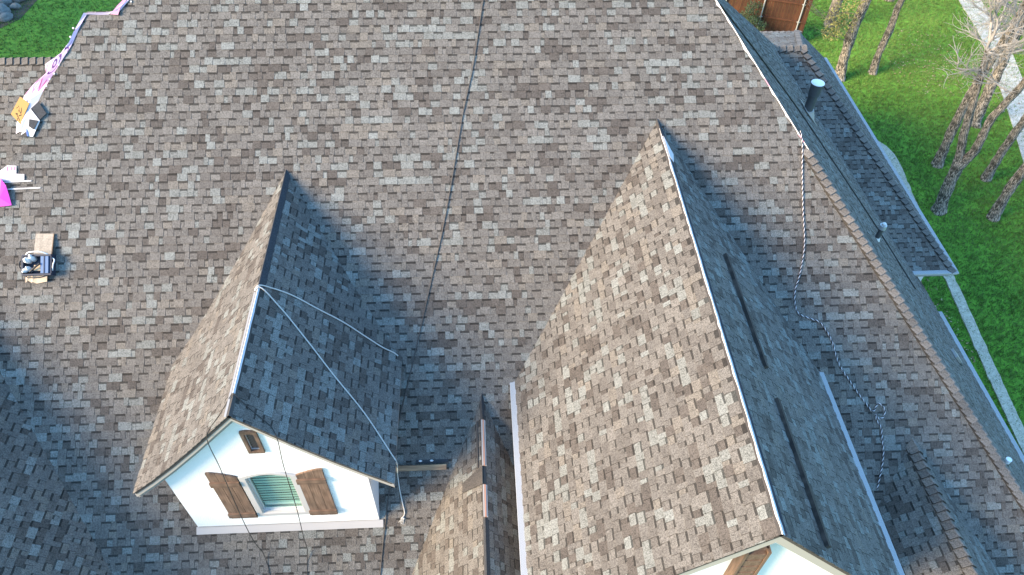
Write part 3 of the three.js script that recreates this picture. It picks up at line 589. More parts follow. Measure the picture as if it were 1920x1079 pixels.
/* ---------- pipes through the right slope ---------- */
function vent(name, p, h, r, top) {
  const g = new THREE.Group(); g.name = name; g.position.set(...p); house.add(g);
  const cyl = (r0, r1, y0, y1, m, n, seg = 24) => mesh(n, new THREE.CylinderGeometry(r1, r0, y1 - y0, seg).translate(0, (y0 + y1) / 2, 0), m, g);
  return { g, cyl };
}
{
  const big = vent('flue_pipe', [8.70, 8.28, -15.957], 0.9, 0.12);
  big.cyl(0.12, 0.12, -0.35, 0.62, pvcDark, 'pipe'); big.cyl(0.148, 0.148, 0.56, 0.60, pvcDark, 'band'); big.cyl(0.142, 0.155, 0.60, 0.90, pvcDark, 'collar');
  mesh('cap', new THREE.LatheGeometry([[0, 0.945], [0.12, 0.94], [0.168, 0.915], [0.168, 0.90], [0, 0.90]].map(q => new THREE.Vector2(...q)), 28), std(lin(0.85, 0.85, 0.84), 0.5), big.g);
  mesh('flashing', new THREE.CylinderGeometry(0.15, 0.23, 0.24, 20).translate(0, 0.0, 0), flashMetal, big.g);
  mesh('flashing', new THREE.BoxGeometry(0.6, 0.012, 0.55).rotateZ(-0.8354).translate(0.04, 0.02, 0), flashMetal, big.g);
  const sm = vent('vent_pipe', [8.983, 7.973, -11.554], 0.47, 0.06);
  sm.cyl(0.055, 0.055, -0.2, 0.36, pvcDark, 'pipe'); sm.cyl(0.08, 0.075, 0.34, 0.44, galv, 'collar'); sm.cyl(0.085, 0.06, -0.02, 0.07, std(lin(0.7, 0.7, 0.7), 0.5), 'flashing');
  mesh('cap', new THREE.LatheGeometry([[0, 0.50], [0.04, 0.49], [0.05, 0.47], [0.035, 0.44], [0, 0.44]].map(q => new THREE.Vector2(...q)), 20), whiteMetal, sm.g);
  const lo = vent('vent_pipe', [10.197, 6.62, -6.64], 0.2, 0.05);
  lo.cyl(0.055, 0.055, -0.15, 0.16, std(lin(0.8, 0.8, 0.8), 0.5), 'pipe'); lo.cyl(0.10, 0.06, -0.06, 0.06, pvcDark, 'flashing');
  // small box vent low on the right slope
  const bv = new THREE.Group(); bv.name = 'box_vent'; bv.position.set(11.52, 5.17, -10.25); bv.rotation.z = -0.8354; house.add(bv);
  mesh('hood', new THREE.BoxGeometry(0.34, 0.06, 0.26).translate(0, 0.05, 0), flashMetal, bv); mesh('opening', new THREE.BoxGeometry(0.16, 0.03, 0.24).translate(0.26, 0.03, 0.0), pvcDark, bv);
}

/* ---------- loose things on the roof ---------- */
const onM = (x, y, h = 0) => V(x, y, (M0 - y) / TM).addScaledVector(nM, h);
function rope(name, label, pts, r, mat, rep = 60, group) {
  const g = tube(pts, r, 8, 8); const uv = g.attributes.uv; for (let i = 0; i < uv.count; i++) uv.setXY(i, uv.getX(i) * rep, uv.getY(i) * 2);
  const m = mesh(name, g, mat); return tag(m, label, name.includes('cable') ? 'cable' : 'rope', group);
}
rope('cable', 'long thin dark cable running down the main roof between dormer and big gable', [[0.29, 13.0], [0.13, 12.43], [0.0, 11.99], [-0.20, 11.47], [-0.40, 10.82], [-0.62, 10.16], [-0.81, 9.68], [-1.05, 9.08], [-1.28, 8.52], [-1.51, 7.97], [-1.70, 7.22], [-1.87, 6.38], [-1.95, 5.6]].map(p => onM(p[0], p[1], 0.024)), 0.009, std(lin(0.06, 0.052, 0.048), 0.7), 10);
const braidMat = std(lin(1, 1, 1), 0.85, { map: tex(64, (i, j) => (((i + j) % 64) < 30) ? [0.74, 0.72, 0.73] : [0.10, 0.10, 0.13]) });
rope('braided_rope', 'black and white braided rope snaking down the roof right of the big gable', [[6.14, 11.2], [6.16, 11.07], [6.13, 10.74], [6.10, 10.25], [6.09, 9.87], [5.96, 9.51], [5.87, 9.36], [5.85, 9.20], [5.90, 9.09], [6.09, 9.03], [6.29, 8.98], [6.43, 8.86], [6.52, 8.73], [6.57, 8.58], [6.64, 8.46], [6.78, 8.32], [6.92, 8.18], [7.08, 8.04], [7.20, 7.95]].map(p => onM(p[0], p[1], 0.03)).concat([[7.30, 8.04, 0.05], [7.40, 7.98, 0.06], [7.38, 7.89, 0.06], [7.28, 7.87, 0.07], [7.22, 7.93, 0.075], [7.25, 7.85, 0.05], [7.33, 7.77, 0.03], [7.34, 7.63, 0.03], [7.35, 7.50, 0.03], [7.31, 7.34, 0.03], [7.24, 7.19, 0.03], [7.19, 7.08, 0.03]].map(p => onM(...p))), 0.0135, braidMat, 80);
const kD = (D1.y - D1.ey) / D1.ex, LD = Math.hypot(1, kD);
const sagD = x => { const k = 1 - Math.abs(x - D1.x) / D1.ex; return k > 0 && k < 1 ? 0.07 * Math.sin(Math.PI * Math.pow(k, 0.85)) : 0; };
const onD1 = (x, z, h = 0.03) => V(x + h * Math.sign(x - D1.x) * kD / LD, roofAt(D1, x) - sagD(x) + h / LD, z);
rope('white_rope', 'white rope curving from the dormer ridge across its dark slope to the valley', [V(D1.x - 0.06, D1.y - 0.01, -7.93), V(D1.x, D1.y + 0.045, -7.97), onD1(-3.29, -8.08), onD1(-3.05, -8.16), onD1(-2.73, -8.18), onD1(-2.35, -8.20), onD1(-2.03, -8.15), onD1(-1.74, -8.10), onD1(-1.55, -8.10), onD1(-1.50, -8.07, 0.035)], 0.0105, ropeWhite, 40);
rope('white_rope', 'white rope stretched straight down the dark dormer slope, frayed end hanging below the eave', [V(D1.x - 0.05, D1.y, -7.90), V(D1.x + 0.01, D1.y + 0.04, -7.95), onD1(-3.19, -7.81), onD1(-2.80, -7.47), onD1(-2.40, -7.08), onD1(-1.92, -6.63), onD1(-1.50, -6.10), V(-1.41, 8.72, -6.02), V(-1.43, 8.3, -6.05), V(-1.50, 7.75, -6.35), onM(-1.53, 7.46, 0.06), onM(-1.49, 7.25, 0.03), onM(-1.44, 7.10, 0.03), onM(-1.42, 7.02, 0.03), onM(-1.46, 6.98, 0.03)], 0.0105, ropeWhite, 50);
{ // knot end
  const k = thing('rope_knot', 'frayed white rope end lying on shingles right of the dormer wall', 'rope', [0, 0, 0]);
  mesh('knot', new THREE.TorusKnotGeometry(0.022, 0.011, 40, 6).translate(...onM(-1.45, 6.97, 0.025).toArray()), ropeWhite, k);
  for (let i = 0; i < 4; i++) mesh('strand', tube([onM(-1.45, 6.97, 0.03), onM(-1.49 + i * 0.015, 6.955, 0.03), onM(-1.53 + i * 0.025, 6.93 - i * 0.008, 0.015)], 0.006, 4, 5), ropeWhite, k);
}
rope('cable', 'thin dark cable over the pale left dormer slope and down past the left shutter', [V(D1.x - 0.01, D1.y + 0.03, -5.97), onD1(-3.62, -5.80, 0.02), onD1(-3.80, -5.68, 0.02), V(-3.86, 10.40, D1.zf + 0.02), V(-3.87, 9.6, -5.52), V(-3.90, 8.2, -5.42), V(-3.90, 7.3, -5.38), V(-3.89, 6.75, -5.42), onM(-3.84, 6.55, 0.02), onM(-3.80, 6.43, 0.02), onM(-3.78, 6.0, 0.02)], 0.0065, cableMat, 10);
rope('cable', 'thin dark cable over the dark dormer slope and down across the window', [V(D1.x + 0.01, D1.y + 0.035, -5.97), onD1(-3.25, -5.85, 0.02), onD1(-3.0, -5.72, 0.02), V(-2.92, 10.27, D1.zf + 0.02), V(-2.96, 9.6, -5.55), V(-3.02, 8.2, -5.48), V(-3.08, 7.3, -5.42), V(-3.12, 6.75, -5.42), onM(-3.14, 6.55, 0.02), onM(-3.15, 6.41, 0.02), onM(-3.16, 6.0, 0.02)], 0.0065, cableMat, 10);
{ // cable along the right slope
  const onR = (x, z, h = 0.03) => V(x, 13.02 - (x - 4.42) / 0.9041, z).addScaledVector(nR, h);
  rope('cable', 'black cable lying along the blue shaded hip slope beside the small vent pipe', [onR(4.75, -13.3), onR(5.4, -13.6), onR(6.01, -13.84), onR(7.53, -14.09), onR(8.5, -13.75), onR(9.35, -13.4), onR(10.0, -13.0), onR(10.5, -12.4), onR(10.8, -12.0), onR(10.95, -11.9)], 0.016, cableMat, 10);
}
function plank(name, label, a, b, w, h, up, mat, cat) { const d = beam(a, b, w, h, up), L = a.distanceTo(b), uv = d.attributes.uv, n = d.attributes.normal, p = d.attributes.position, dir = b.clone().sub(a).normalize(), q = new THREE.Vector3(); for (let i = 0; i < uv.count; i++) { q.set(p.getX(i), p.getY(i), p.getZ(i)); uv.setXY(i, (uv.getX(i)) * w * 3, q.dot(dir) * 0.6); } return tag(mesh(name, d, mat), label, cat); }
{
  const k = (D2.y - D2.ey) / D2.ex, L = Math.hypot(1, k), nn = V(k / L, 1 / L, 0);
  const on = (x, z) => V(x, roofAt(D2, x), z).addScaledVector(nn, 0.034);
  plank('toe_board', 'long grey wooden toe board on the blue gable slope, nearer the ridge apex', on(4.22, -8.72), on(4.29, -6.40), 0.075, 0.065, nn, greyWoodMat, 'board');
  plank('toe_board', 'long grey wooden toe board on the blue gable slope, nearer the front rake', on(4.29, -5.83), on(4.31, -3.62), 0.075, 0.065, nn, greyWoodMat, 'board');
  plank('toe_board', 'short tan wooden board on the roof between dormer eave and low gable', onM(-1.58, 7.515, 0.055), onM(-0.66, 7.515, 0.055), 0.09, 0.075, nM, lumberMat, 'board');
  const s = thing('shingle_scrap', 'dark folded shingle strip with white crumbs behind the short tan board', 'shingle', [0, 0, 0]);
  mesh('strip', beam(onM(-1.2, 7.575, 0.02), onM(-0.62, 7.575, 0.02), 0.06, 0.016, nM), scrapDark, s); for (const x of [-1.12, -0.92]) mesh('crumb', new THREE.DodecahedronGeometry(0.026, 0).scale(1.3, 0.7, 0.8).translate(...onM(x, 7.585, 0.04).toArray()), whiteSheet, s);
}
{ // nail gun bundle: bag, board, torn carton
  const B = thing('cardboard_panel', 'upright tan cardboard panel lying on the shingles above the tool bag', 'cardboard', [0, 0, 0]);
  const P = (x, y, h) => onM(x, y, h);
  mesh('sheet', slab([P(-7.86, 9.96, 0.10), P(-7.56, 9.955, 0.10), P(-7.555, 10.20, 0.035), P(-7.86, 10.205, 0.035)], 0.012), std(lin(0.80, 0.70, 0.60), 0.85, { map: concreteTex }), B);
  mesh('edge', beam(P(-7.552, 9.955, 0.09), P(-7.548, 10.2, 0.03), 0.008, 0.02, nM), lumberMat, B);
  const T = thing('tool_bag', 'open navy tool bag with white bottles and black straps on the shingles', 'tool bag', [0, 0, 0]);
  const fr = new THREE.Matrix4().makeBasis(X, V(0, Math.sin(0.6632), -Math.cos(0.6632)), nM).setPosition(onM(-7.78, 9.85, 0));
  const add = (n, g, m) => mesh(n, g.applyMatrix4(fr), m, T);
  const navy = std(lin(0.02, 0.028, 0.05), 0.7), blue = std(lin(0.06, 0.13, 0.26), 0.6), black = std(lin(0.015, 0.015, 0.018), 0.6), white = std(lin(0.72, 0.72, 0.72), 0.5);
  add('bottom', box(-0.24, 0.26, -0.17, 0.17, 0.012, 0.03), navy);
  for (const s of [-1, 1]) add('side_wall', box(-0.24, 0.26, s * 0.17 - 0.015, s * 0.17 + 0.015, 0.012, 0.17), navy);
  for (const x of [-0.24, 0.25]) add('end_wall', box(x - 0.015, x + 0.015, -0.155, 0.155, 0.031, 0.16), navy);
  add('pocket', box(0.09, 0.22, -0.15, 0.15, 0.06, 0.18), blue); add('pocket_seam', box(0.145, 0.16, -0.15, 0.15, 0.181, 0.188), navy);
  for (const [x, y, r] of [[-0.17, 0.08, 0.055], [-0.09, 0.10, 0.05], [-0.20, -0.05, 0.045], [-0.14, -0.09, 0.04]]) add('bottle', new THREE.LatheGeometry([[0, 0.20], [r * 0.4, 0.2], [r * 0.45, 0.17], [r, 0.14], [r, 0.03], [0, 0.03]].map(q => new THREE.Vector2(...q)), 14).rotateX(Math.PI / 2 + rr(-0.4, 0.4)).translate(x, y, 0.02), white);
  add('tool_handle', tube([V(-0.1, -0.12, 0.17), V(0.0, -0.05, 0.2), V(0.08, 0.02, 0.19)], 0.018), black);
  add('box_of_nails', box(-0.04, 0.07, -0.10, 0.0, 0.05, 0.15), std(lin(0.45, 0.34, 0.22), 0.8));
  for (const s of [-1, 1]) add('strap', tube([V(-0.18, s * 0.185, 0.15), V(-0.12, s * 0.22, 0.19), V(0.1, s * 0.225, 0.2), V(0.2, s * 0.185, 0.15)], 0.011), s > 0 ? white : black);
  add('strap', tube([V(0.265, -0.1, 0.12), V(0.3, 0, 0.17), V(0.31, 0.08, 0.15), V(0.265, 0.12, 0.12)], 0.011), white);
  add('strap', tube([V(-0.26, -0.08, 0.1), V(-0.3, -0.02, 0.13), V(-0.3, 0.06, 0.12), V(-0.26, 0.1, 0.1)], 0.012), black);
  const C = thing('carton_scrap', 'torn tan carton flap lying just below the tool bag', 'cardboard', [0, 0, 0]);
  const edge = [[-8.03, 9.665], [-7.98, 9.69], [-7.93, 9.665], [-7.9, 9.672], [-7.84, 9.655], [-7.65, 9.672]];
  const f = new Faces(); for (let i = 0; i < edge.length - 1; i++) { const a = edge[i], b = edge[i + 1], ya = 9.735, h = i % 2 ? 0.05 : 0.03, h2 = i % 2 ? 0.03 : 0.05; f.poly([onM(a[0], a[1], h), onM(b[0], b[1], h2), onM(b[0] + 0.03, ya, h2 + 0.05), onM(a[0] + 0.03, ya, h + 0.05)]); }
  mesh('flap', f.build(), std(lin(0.55, 0.43, 0.31), 0.85, { side: THREE.DoubleSide }), C);
}
/* printed underlayment that hangs over the left hip, and scraps on it */
const H2 = (x, y, h) => onM(x, y, h);
{
  const cv = document.createElement('canvas'); cv.width = 256; cv.height = 1024; const c = cv.getContext('2d');
  c.fillStyle = '#b3a6bf'; c.fillRect(0, 0, 256, 1024); c.fillStyle = '#b9a8c4'; c.fillRect(0, 300, 256, 300); c.fillStyle = '#c298b6'; c.fillRect(0, 600, 256, 170); c.fillStyle = '#bdb8c2'; c.fillRect(0, 770, 256, 254);
  c.strokeStyle = '#5a2c66'; c.lineWidth = 13; for (const [x, y, r, a, b] of [[150, 430, 60, 0, 5], [80, 500, 50, 1, 5.5], [170, 600, 62, 0, 6.3], [170, 600, 22, 0, 6.3], [70, 640, 60, 0.5, 4.2], [210, 520, 40, 2, 6]]) { c.beginPath(); c.arc(x, y, r, a, b); c.stroke(); }
  c.strokeStyle = '#b04a78'; c.lineWidth = 15; c.beginPath(); c.moveTo(20, 770); c.lineTo(60, 690); c.lineTo(100, 770); c.lineTo(140, 690); c.lineTo(180, 770); c.lineTo(220, 700); c.stroke();
  const map = new THREE.CanvasTexture(cv); map.colorSpace = THREE.SRGBColorSpace;
  const pts = [[-6.02, 13.02, 0.03], [-6.26, 12.85, 0.035], [-6.47, 12.70, 0.05], [-6.60, 12.685, 0.03], [-7.04, 12.675, 0.03], [-7.14, 12.56, 0.04], [-7.22, 12.46, 0.035], [-7.30, 12.34, 0.03], [-7.38, 12.24, 0.10], [-7.48, 12.15, 0.20], [-7.60, 12.03, 0.12], [-7.70, 11.92, 0.20], [-7.80, 11.80, 0.24], [-7.88, 11.70, 0.23], [-7.97, 11.58, 0.19], [-8.04, 11.45, 0.16], [-8.12, 11.34, 0.12]];
  const f = new Faces(), N = pts.length;
  const cross = i => { const [x, y, w0] = pts[i], w = w0 * (i > 7 ? 1.5 : 1.1), wob = 0.04 * Math.sin(i * 2.3), r = H2(x + 0.035, y, 0.028 + 0.01 * Math.sin(i * 1.7)), m = H2(x - w * 0.25, y + 0.01, 0.05 + 0.02 * Math.cos(i * 2.9)), l = V(x - w, H2(x, y, 0).y - 0.25 * w + wob * 0.4, H2(x, y, 0).z - 0.1 * w + wob); return [r, m, l]; };
  for (let i = 0; i < N - 1; i++) { const a = cross(i), b = cross(i + 1), v = k => 1 - k / (N - 1); f.poly([a[0], b[0], b[1], a[1]], [[1, v(i)], [1, v(i + 1)], [0.55, v(i + 1)], [0.55, v(i)]]); f.poly([a[1], b[1], b[2], a[2]], [[0.55, v(i)], [0.55, v(i + 1)], [0, v(i + 1)], [0, v(i)]]); }
  const m = mesh('underlayment_strip', f.build(), new THREE.MeshStandardMaterial({ map, roughness: 0.6, side: THREE.DoubleSide }));
  tag(m, 'crumpled lavender printed underlayment hanging over the left hip at the lawn', 'underlayment');
  const pk = thing('pink_scrap', 'pink torn underlayment scrap at the notch of the upper left roof edge', 'underlayment', [0, 0, 0]);
  mesh('sheet', slab([H2(-6.58, 12.67, 0.05), H2(-6.44, 12.66, 0.05), H2(-6.40, 12.74, 0.055), H2(-6.27, 12.85, 0.05), H2(-6.32, 12.86, 0.05), H2(-6.45, 12.77, 0.06)], 0.004), pinkSheet, pk);
  const crumbs = thing('nail_caps', 'row of small white plastic cap nails along the lavender underlayment', 'nails', [0, 0, 0]);
  for (const [x, y] of [[-7.30, 12.42], [-7.36, 12.31], [-7.42, 12.20], [-7.5, 12.1], [-7.58, 12.0], [-7.66, 11.94], [-7.72, 11.86], [-7.25, 12.52], [-6.22, 12.82]]) mesh('cap', new THREE.CylinderGeometry(0.016, 0.018, 0.012, 10).rotateX(Math.PI / 2 - 0.9).translate(...H2(x, y, 0.026).toArray()), whiteSheet, crumbs);
  // tan card with black marks
  const cc = document.createElement('canvas'); cc.width = cc.height = 128; const q = cc.getContext('2d'); q.fillStyle = '#a88149'; q.fillRect(0, 0, 128, 128); q.strokeStyle = '#1c1712'; q.lineWidth = 5;
  for (let i = 0; i < 11; i++) { const x = 15 + rnd() * 100, y = 15 + rnd() * 100; q.beginPath(); q.moveTo(x, y); q.lineTo(x + rr(-18, 18), y + rr(-8, 8)); q.lineTo(x + rr(-18, 18), y + rr(-12, 12)); q.stroke(); }
  const cm = new THREE.CanvasTexture(cc); cm.colorSpace = THREE.SRGBColorSpace;
  const card = thing('tan_card', 'tan square card with black scribbles lying at the left hip', 'card', [0, 0, 0]);
  const cf = new Faces(), C4 = [H2(-8.33, 11.55, 0.03), H2(-8.16, 11.43, 0.04), H2(-7.99, 11.66, 0.06), H2(-8.16, 11.74, 0.05)]; cf.poly(C4, [[0, 0], [1, 0], [1, 1], [0, 1]]); const low = C4.map(p => p.clone().addScaledVector(nM, -0.008)); for (let i = 0; i < 4; i++) { const j = (i + 1) % 4; cf.poly([C4[i], low[i], low[j], C4[j]], [[0, 0], [0, 0.1], [0.1, 0.1], [0.1, 0]]); }
  mesh('sheet', cf.build(), new THREE.MeshStandardMaterial({ map: cm, roughness: 0.85, side: THREE.DoubleSide }), card);
  const sc = thing('shingle_scrap', 'black and white torn shingle pieces beside the tan scribbled card', 'shingle', [0, 0, 0]);
  mesh('black_piece', slab([H2(-7.97, 11.60, 0.05), H2(-7.82, 11.47, 0.05), H2(-7.69, 11.545, 0.055), H2(-7.84, 11.68, 0.05)], 0.01), scrapDark, sc);
  mesh('white_piece', slab([H2(-8.14, 11.30, 0.045), H2(-7.93, 11.285, 0.045), H2(-7.80, 11.46, 0.06), H2(-7.97, 11.60, 0.065)], 0.006), whiteSheet, sc);
  mesh('black_piece', slab([H2(-7.99, 11.40, 0.07), H2(-7.90, 11.36, 0.07), H2(-7.82, 11.46, 0.075), H2(-7.98, 11.48, 0.075)], 0.006), scrapDark, sc);
  mesh('grey_piece', slab([H2(-8.18, 11.285, 0.05), H2(-8.02, 11.285, 0.056), H2(-8.02, 11.35, 0.06)], 0.006), feltBrown, sc);
  mesh('blue_mark', slab([H2(-8.02, 11.29, 0.062), H2(-8.0, 11.29, 0.062), H2(-8.03, 11.37, 0.064), H2(-8.045, 11.37, 0.064)], 0.004), std(lin(0.05, 0.12, 0.45), 0.6), sc);
  // white sheet with pink letters lower on the hip
  const c2 = document.createElement('canvas'); c2.width = 256; c2.height = 256; const e = c2.getContext('2d'); e.fillStyle = '#c4bfc6'; e.fillRect(0, 0, 256, 256); e.fillStyle = '#b8607f'; e.font = 'bold 92px sans-serif'; e.save(); e.translate(195, 92); e.scale(-1, 1); e.fillText('BI', 0, 0); e.restore(); e.fillStyle = '#c9c2cc'; e.fillRect(0, 128, 256, 4); e.fillRect(0, 190, 256, 4); e.fillStyle = '#55505a'; e.beginPath(); e.arc(110, 162, 8, 0, 7); e.fill();
  const m2 = new THREE.CanvasTexture(c2); m2.colorSpace = THREE.SRGBColorSpace;
  const ws = thing('white_sheet', 'white underlayment sheet with pink letters showing at the left picture edge', 'underlayment', [0, 0, 0]);
  const top = [[-8.60, 10.80], [-8.08, 10.80], [-8.08, 10.87], [-8.22, 10.875], [-8.22, 10.965], [-8.38, 10.97], [-8.62, 10.86]].map(p => H2(p[0], p[1], 0.03));
  const wf = new Faces(); wf.poly(top, [[0.02, 0.02], [0.98, 0.02], [0.98, 0.4], [0.75, 0.42], [0.75, 0.96], [0.45, 0.98], [0.0, 0.5]]); mesh('sheet', wf.build(), new THREE.MeshStandardMaterial({ map: m2, roughness: 0.6, side: THREE.DoubleSide }), ws);
  for (const [y, x1] of [[10.795, -7.96], [10.715, -7.80]]) mesh('edge_strip', beam(H2(-8.55, y - 0.012, 0.024), H2(x1, y, 0.024), 0.02, 0.006, nM), whiteSheet, ws);
  const mg = thing('magenta_sheet', 'bright magenta folded sheet at the left picture edge', 'sheet', [0, 0, 0]);
  const mf = new Faces(), mp = [[-8.60, 10.84, 0.06], [-8.44, 10.81, 0.10], [-8.36, 10.74, 0.09], [-8.31, 10.62, 0.07], [-8.28, 10.525, 0.05], [-8.40, 10.515, 0.05], [-8.60, 10.51, 0.05]].map(p => H2(...p)); mf.poly(mp); const mid2 = H2(-8.45, 10.6, 0.12); mf.p.length = 0; mf.u.length = 0; for (let i = 0; i < mp.length; i++) mf.poly([mp[i], mp[(i + 1) % mp.length], mid2]);
  mesh('sheet', mf.build(), std(lin(0.72, 0.06, 0.50), 0.5, { side: THREE.DoubleSide }), mg);
}
{ // torn pale underlayment along the uncapped part of the right hip
  const A = V(4.42, 13.02, -13.597), B = V(13.66, 2.8, -0.515), r = B.clone().sub(A).normalize(), f = new Faces(), fp = new Faces();
  const N = 46, L = 3.8, at = k => { const t = L * k / N, p = A.clone().addScaledVector(r, t); const w = Math.max(0.003, 0.012 + 0.045 * noise.noise(k * 0.55, 1.3, 0) + rr(-0.02, 0.02)) * (k > 40 ? 0.5 : 1); return [p.clone().add(V(-w, 0, 0)).addScaledVector(nM, 0.022), p.clone().addScaledVector(nM, 0.03).addScaledVector(nR, 0.01), p.clone().add(V(0, 0, -0.03)).addScaledVector(nR, 0.02)]; };
  let p = at(0);
  for (let k = 1; k <= N; k++) { const q = at(k), g = ((k > 27 && k < 30) || (k > 42 && k < 45)) ? fp : f; g.poly([p[0], q[0], q[1], p[1]]); g.poly([p[1], q[1], q[2], p[2]]); p = q; }
  const s = thing('underlayment_strip', 'torn pale underlayment edge with pink bits along the uncapped right hip', 'underlayment', [0, 0, 0]);
  mesh('sheet', f.build(), whiteSheet, s); mesh('pink_bit', fp.build(), pinkSheet, s);
  // strips bent over the top of the big gable's ridge
  const s2 = thing('underlayment_scrap', 'blue-white torn underlayment scrap at the top of the big gable ridge', 'underlayment', [0, 0, 0]);
  const k = (D2.y - D2.ey) / D2.ex, on = (d, z, h) => V(D2.x + d, D2.y - d * k + h, z);
  mesh('sheet', slab([on(0.02, -10.95, 0.06), on(0.02, -10.35, 0.06), on(0.10, -10.30, 0.05), on(0.16, -10.6, 0.06), on(0.07, -10.8, 0.05)], 0.005), whiteSheet, s2);
}

/* ---------- trees ---------- */
const barkTex = tex(256, (i, j) => { const u = i / 256, v = j / 256; const g = 0.5 * n64(u * 1, v * 0.25) + 0.3 * n128(u, v * 0.5) + 0.2 * n16(u, v); const m = Math.min(1, Math.max(0, (g - 0.34) * 3.2)); return [0.22 + 0.40 * m, 0.215 + 0.37 * m, 0.19 + 0.35 * m]; });
const barkBump = tex(256, (i, j) => { const u = i / 256, v = j / 256; return 0.6 * n64(u, v * 0.25) + 0.4 * n128(u, v * 0.4); }, false);
const bark = std(lin(1.15, 1.14, 1.12), 0.95, { map: barkTex, bumpMap: barkBump, bumpScale: 0.05 });
const barkPale = std(lin(0.40, 0.385, 0.36), 0.95, { bumpMap: barkBump, bumpScale: 0.02 });
function limb(pts, r0, r1, radial = 10, rough = 0.12, segM = 4) {
  const c = new THREE.CatmullRomCurve3(pts, false, 'centripetal'), L = c.getLength(), N = Math.max(3, Math.round(L * segM)), g = new THREE.BufferGeometry(), P = [], U = [], I = [];
  const fr = c.computeFrenetFrames(N, false), s0 = rnd() * 50;
  for (let i = 0; i <= N; i++) { const t = i / N, p = c.getPointAt(t), r = r0 + (r1 - r0) * t; for (let k = 0; k <= radial; k++) { const a = k / radial * Math.PI * 2, kk = k % radial, q = r * (1 + rough * noise.noise(Math.cos(a) * 1.5 + s0, Math.sin(a) * 1.5, t * L * 2.2) * 2 + (rough > 0.08 ? 0.45 * Math.exp(-t * L * 4.5) : 0)); P.push(p.x + q * (Math.cos(a) * fr.normals[i].x + Math.sin(a) * fr.binormals[i].x), p.y + q * (Math.cos(a) * fr.normals[i].y + Math.sin(a) * fr.binormals[i].y), p.z + q * (Math.cos(a) * fr.normals[i].z + Math.sin(a) * fr.binormals[i].z)); U.push(k / radial * Math.max(1, Math.round(r0 * 6)), t * L * 0.8); } }
  for (let i = 0; i < N; i++) for (let k = 0; k < radial; k++) { const a = i * (radial + 1) + k, b = a + radial + 1; I.push(a, a + 1, b, b, a + 1, b + 1); }
  g.setAttribute('position', new THREE.Float32BufferAttribute(P, 3)); g.setAttribute('uv', new THREE.Float32BufferAttribute(U, 2)); g.setIndex(I); g.computeVertexNormals(); return g;
}
function twigs(start, dir, len, r, depth, out, bend = 0.5) {
  const pts = [start.clone()]; let p = start.clone(), d = dir.clone().normalize(); const n = 5;
  for (let i = 0; i < n; i++) { d.add(V(rr(-1, 1), rr(-0.7, 0.9), rr(-1, 1)).multiplyScalar(bend * 0.45)).normalize(); p = p.clone().addScaledVector(d, len / n); pts.push(p); }
  out.push(limb(pts, r, r * 0.55, depth > 2 ? 7 : 5, 0.05, depth > 2 ? 6 : 5));
  if (depth > 0) { const m = depth > 2 ? 6 : 5; for (let i = 0; i < m; i++) { const k = 1 + Math.floor(rnd() * n), q = pts[k], dd = d.clone().add(V(rr(-1, 1), rr(-0.6, 0.8), rr(-1, 1)).multiplyScalar(1.0)).normalize(); twigs(q, dd, len * rr(0.55, 0.8), r * rr(0.42, 0.6), depth - 1, out, bend); } }
}
const leafMats = {};
function leaves(points, size, color, per) {
  const f = new Faces();
  for (const [c, R, n] of points) for (let i = 0; i < n; i++) { const d = V(rr(-1, 1), rr(-1, 1), rr(-1, 1)); if (d.length() > 1) { i--; continue; } const p = c.clone().addScaledVector(d, R), a = V(rr(-1, 1), rr(-1, 1), rr(-1, 1)).normalize(), b = a.clone().cross(V(rr(-1, 1), rr(-1, 1), rr(-1, 1))).normalize(), s = size * rr(0.6, 1.4); f.poly([p.clone().addScaledVector(a, -s), p.clone().addScaledVector(b, s * 0.5), p.clone().addScaledVector(a, s), p.clone().addScaledVector(b, -s * 0.5)], null, color.clone().multiplyScalar(rr(0.6, 1.35))); }
  return f.build();
}
const leafMat = new THREE.MeshPhysicalMaterial({ vertexColors: true, roughness: 0.9, side: THREE.DoubleSide, transmission: 0.3, thickness: 0 });
function tree(name, label, base, stems, branches = [], leafSets = [], group = 'trees standing on the right lawn') {
  const t = thing(name, label, 'tree', base, group), b = V3(base);
  stems.forEach(([pts, r0, r1], i) => mesh(i ? 'stem' : 'trunk', limb(pts.map(p => V3(p).sub(b)), r0 * 0.92, r1 * 0.92, 14, 0.16, 6), bark, t));
  if (branches.length) { const out = []; for (const [p, d, len, r, depth, bend] of branches) twigs(V3(p).sub(b), V3(d), len, r, depth, out, bend); const m = mesh('branches', mergeGeometries(out), leafSets.length ? bark : barkPale, t); m.userData.kind = 'stuff'; }
  if (leafSets.length) { const m = mesh('foliage', leaves(leafSets.map(([p, R, n]) => [V3(p).sub(b), R, n]), name === 'added_shade_tree' ? 0.2 : 0.045, leafSets[0][3] || lin(0.25, 0.24, 0.07), 0), leafMat, t); m.userData.kind = 'stuff'; }
  return t;
}
tree('leafy_tree', 'dark leaning trunk with sparse yellow-green leaves beside the bay roof ridge', [17.517, 0, -30.393], [[[[17.517, -0.1, -30.393], [17.40, 1.3, -30.46], [17.34, 2.6, -30.48], [17.42, 3.9, -30.45], [17.7, 6.5, -30.3]], 0.27, 0.17]],
  [[[17.36, 2.6, -30.48], [-1, 0.5, 0.3], 1.5, 0.022, 2, 0.6], [[17.38, 3.2, -30.48], [-1, 0.3, 0.1], 1.5, 0.022, 2, 0.6], [[17.4, 1.9, -30.46], [-1, 0.2, 0.4], 1.1, 0.022, 2, 0.6], [[17.5, 4.6, -30.4], [0.5, 0.6, 0.6], 1.5, 0.022, 2, 0.5]],
  [[[16.7, 2.9, -30.2], 0.55, 380], [[16.2, 2.6, -30.1], 0.45, 260], [[16.6, 3.7, -30.3], 0.6, 360], [[17.0, 4.3, -30.4], 0.5, 240], [[16.0, 3.3, -30.2], 0.4, 160]]);
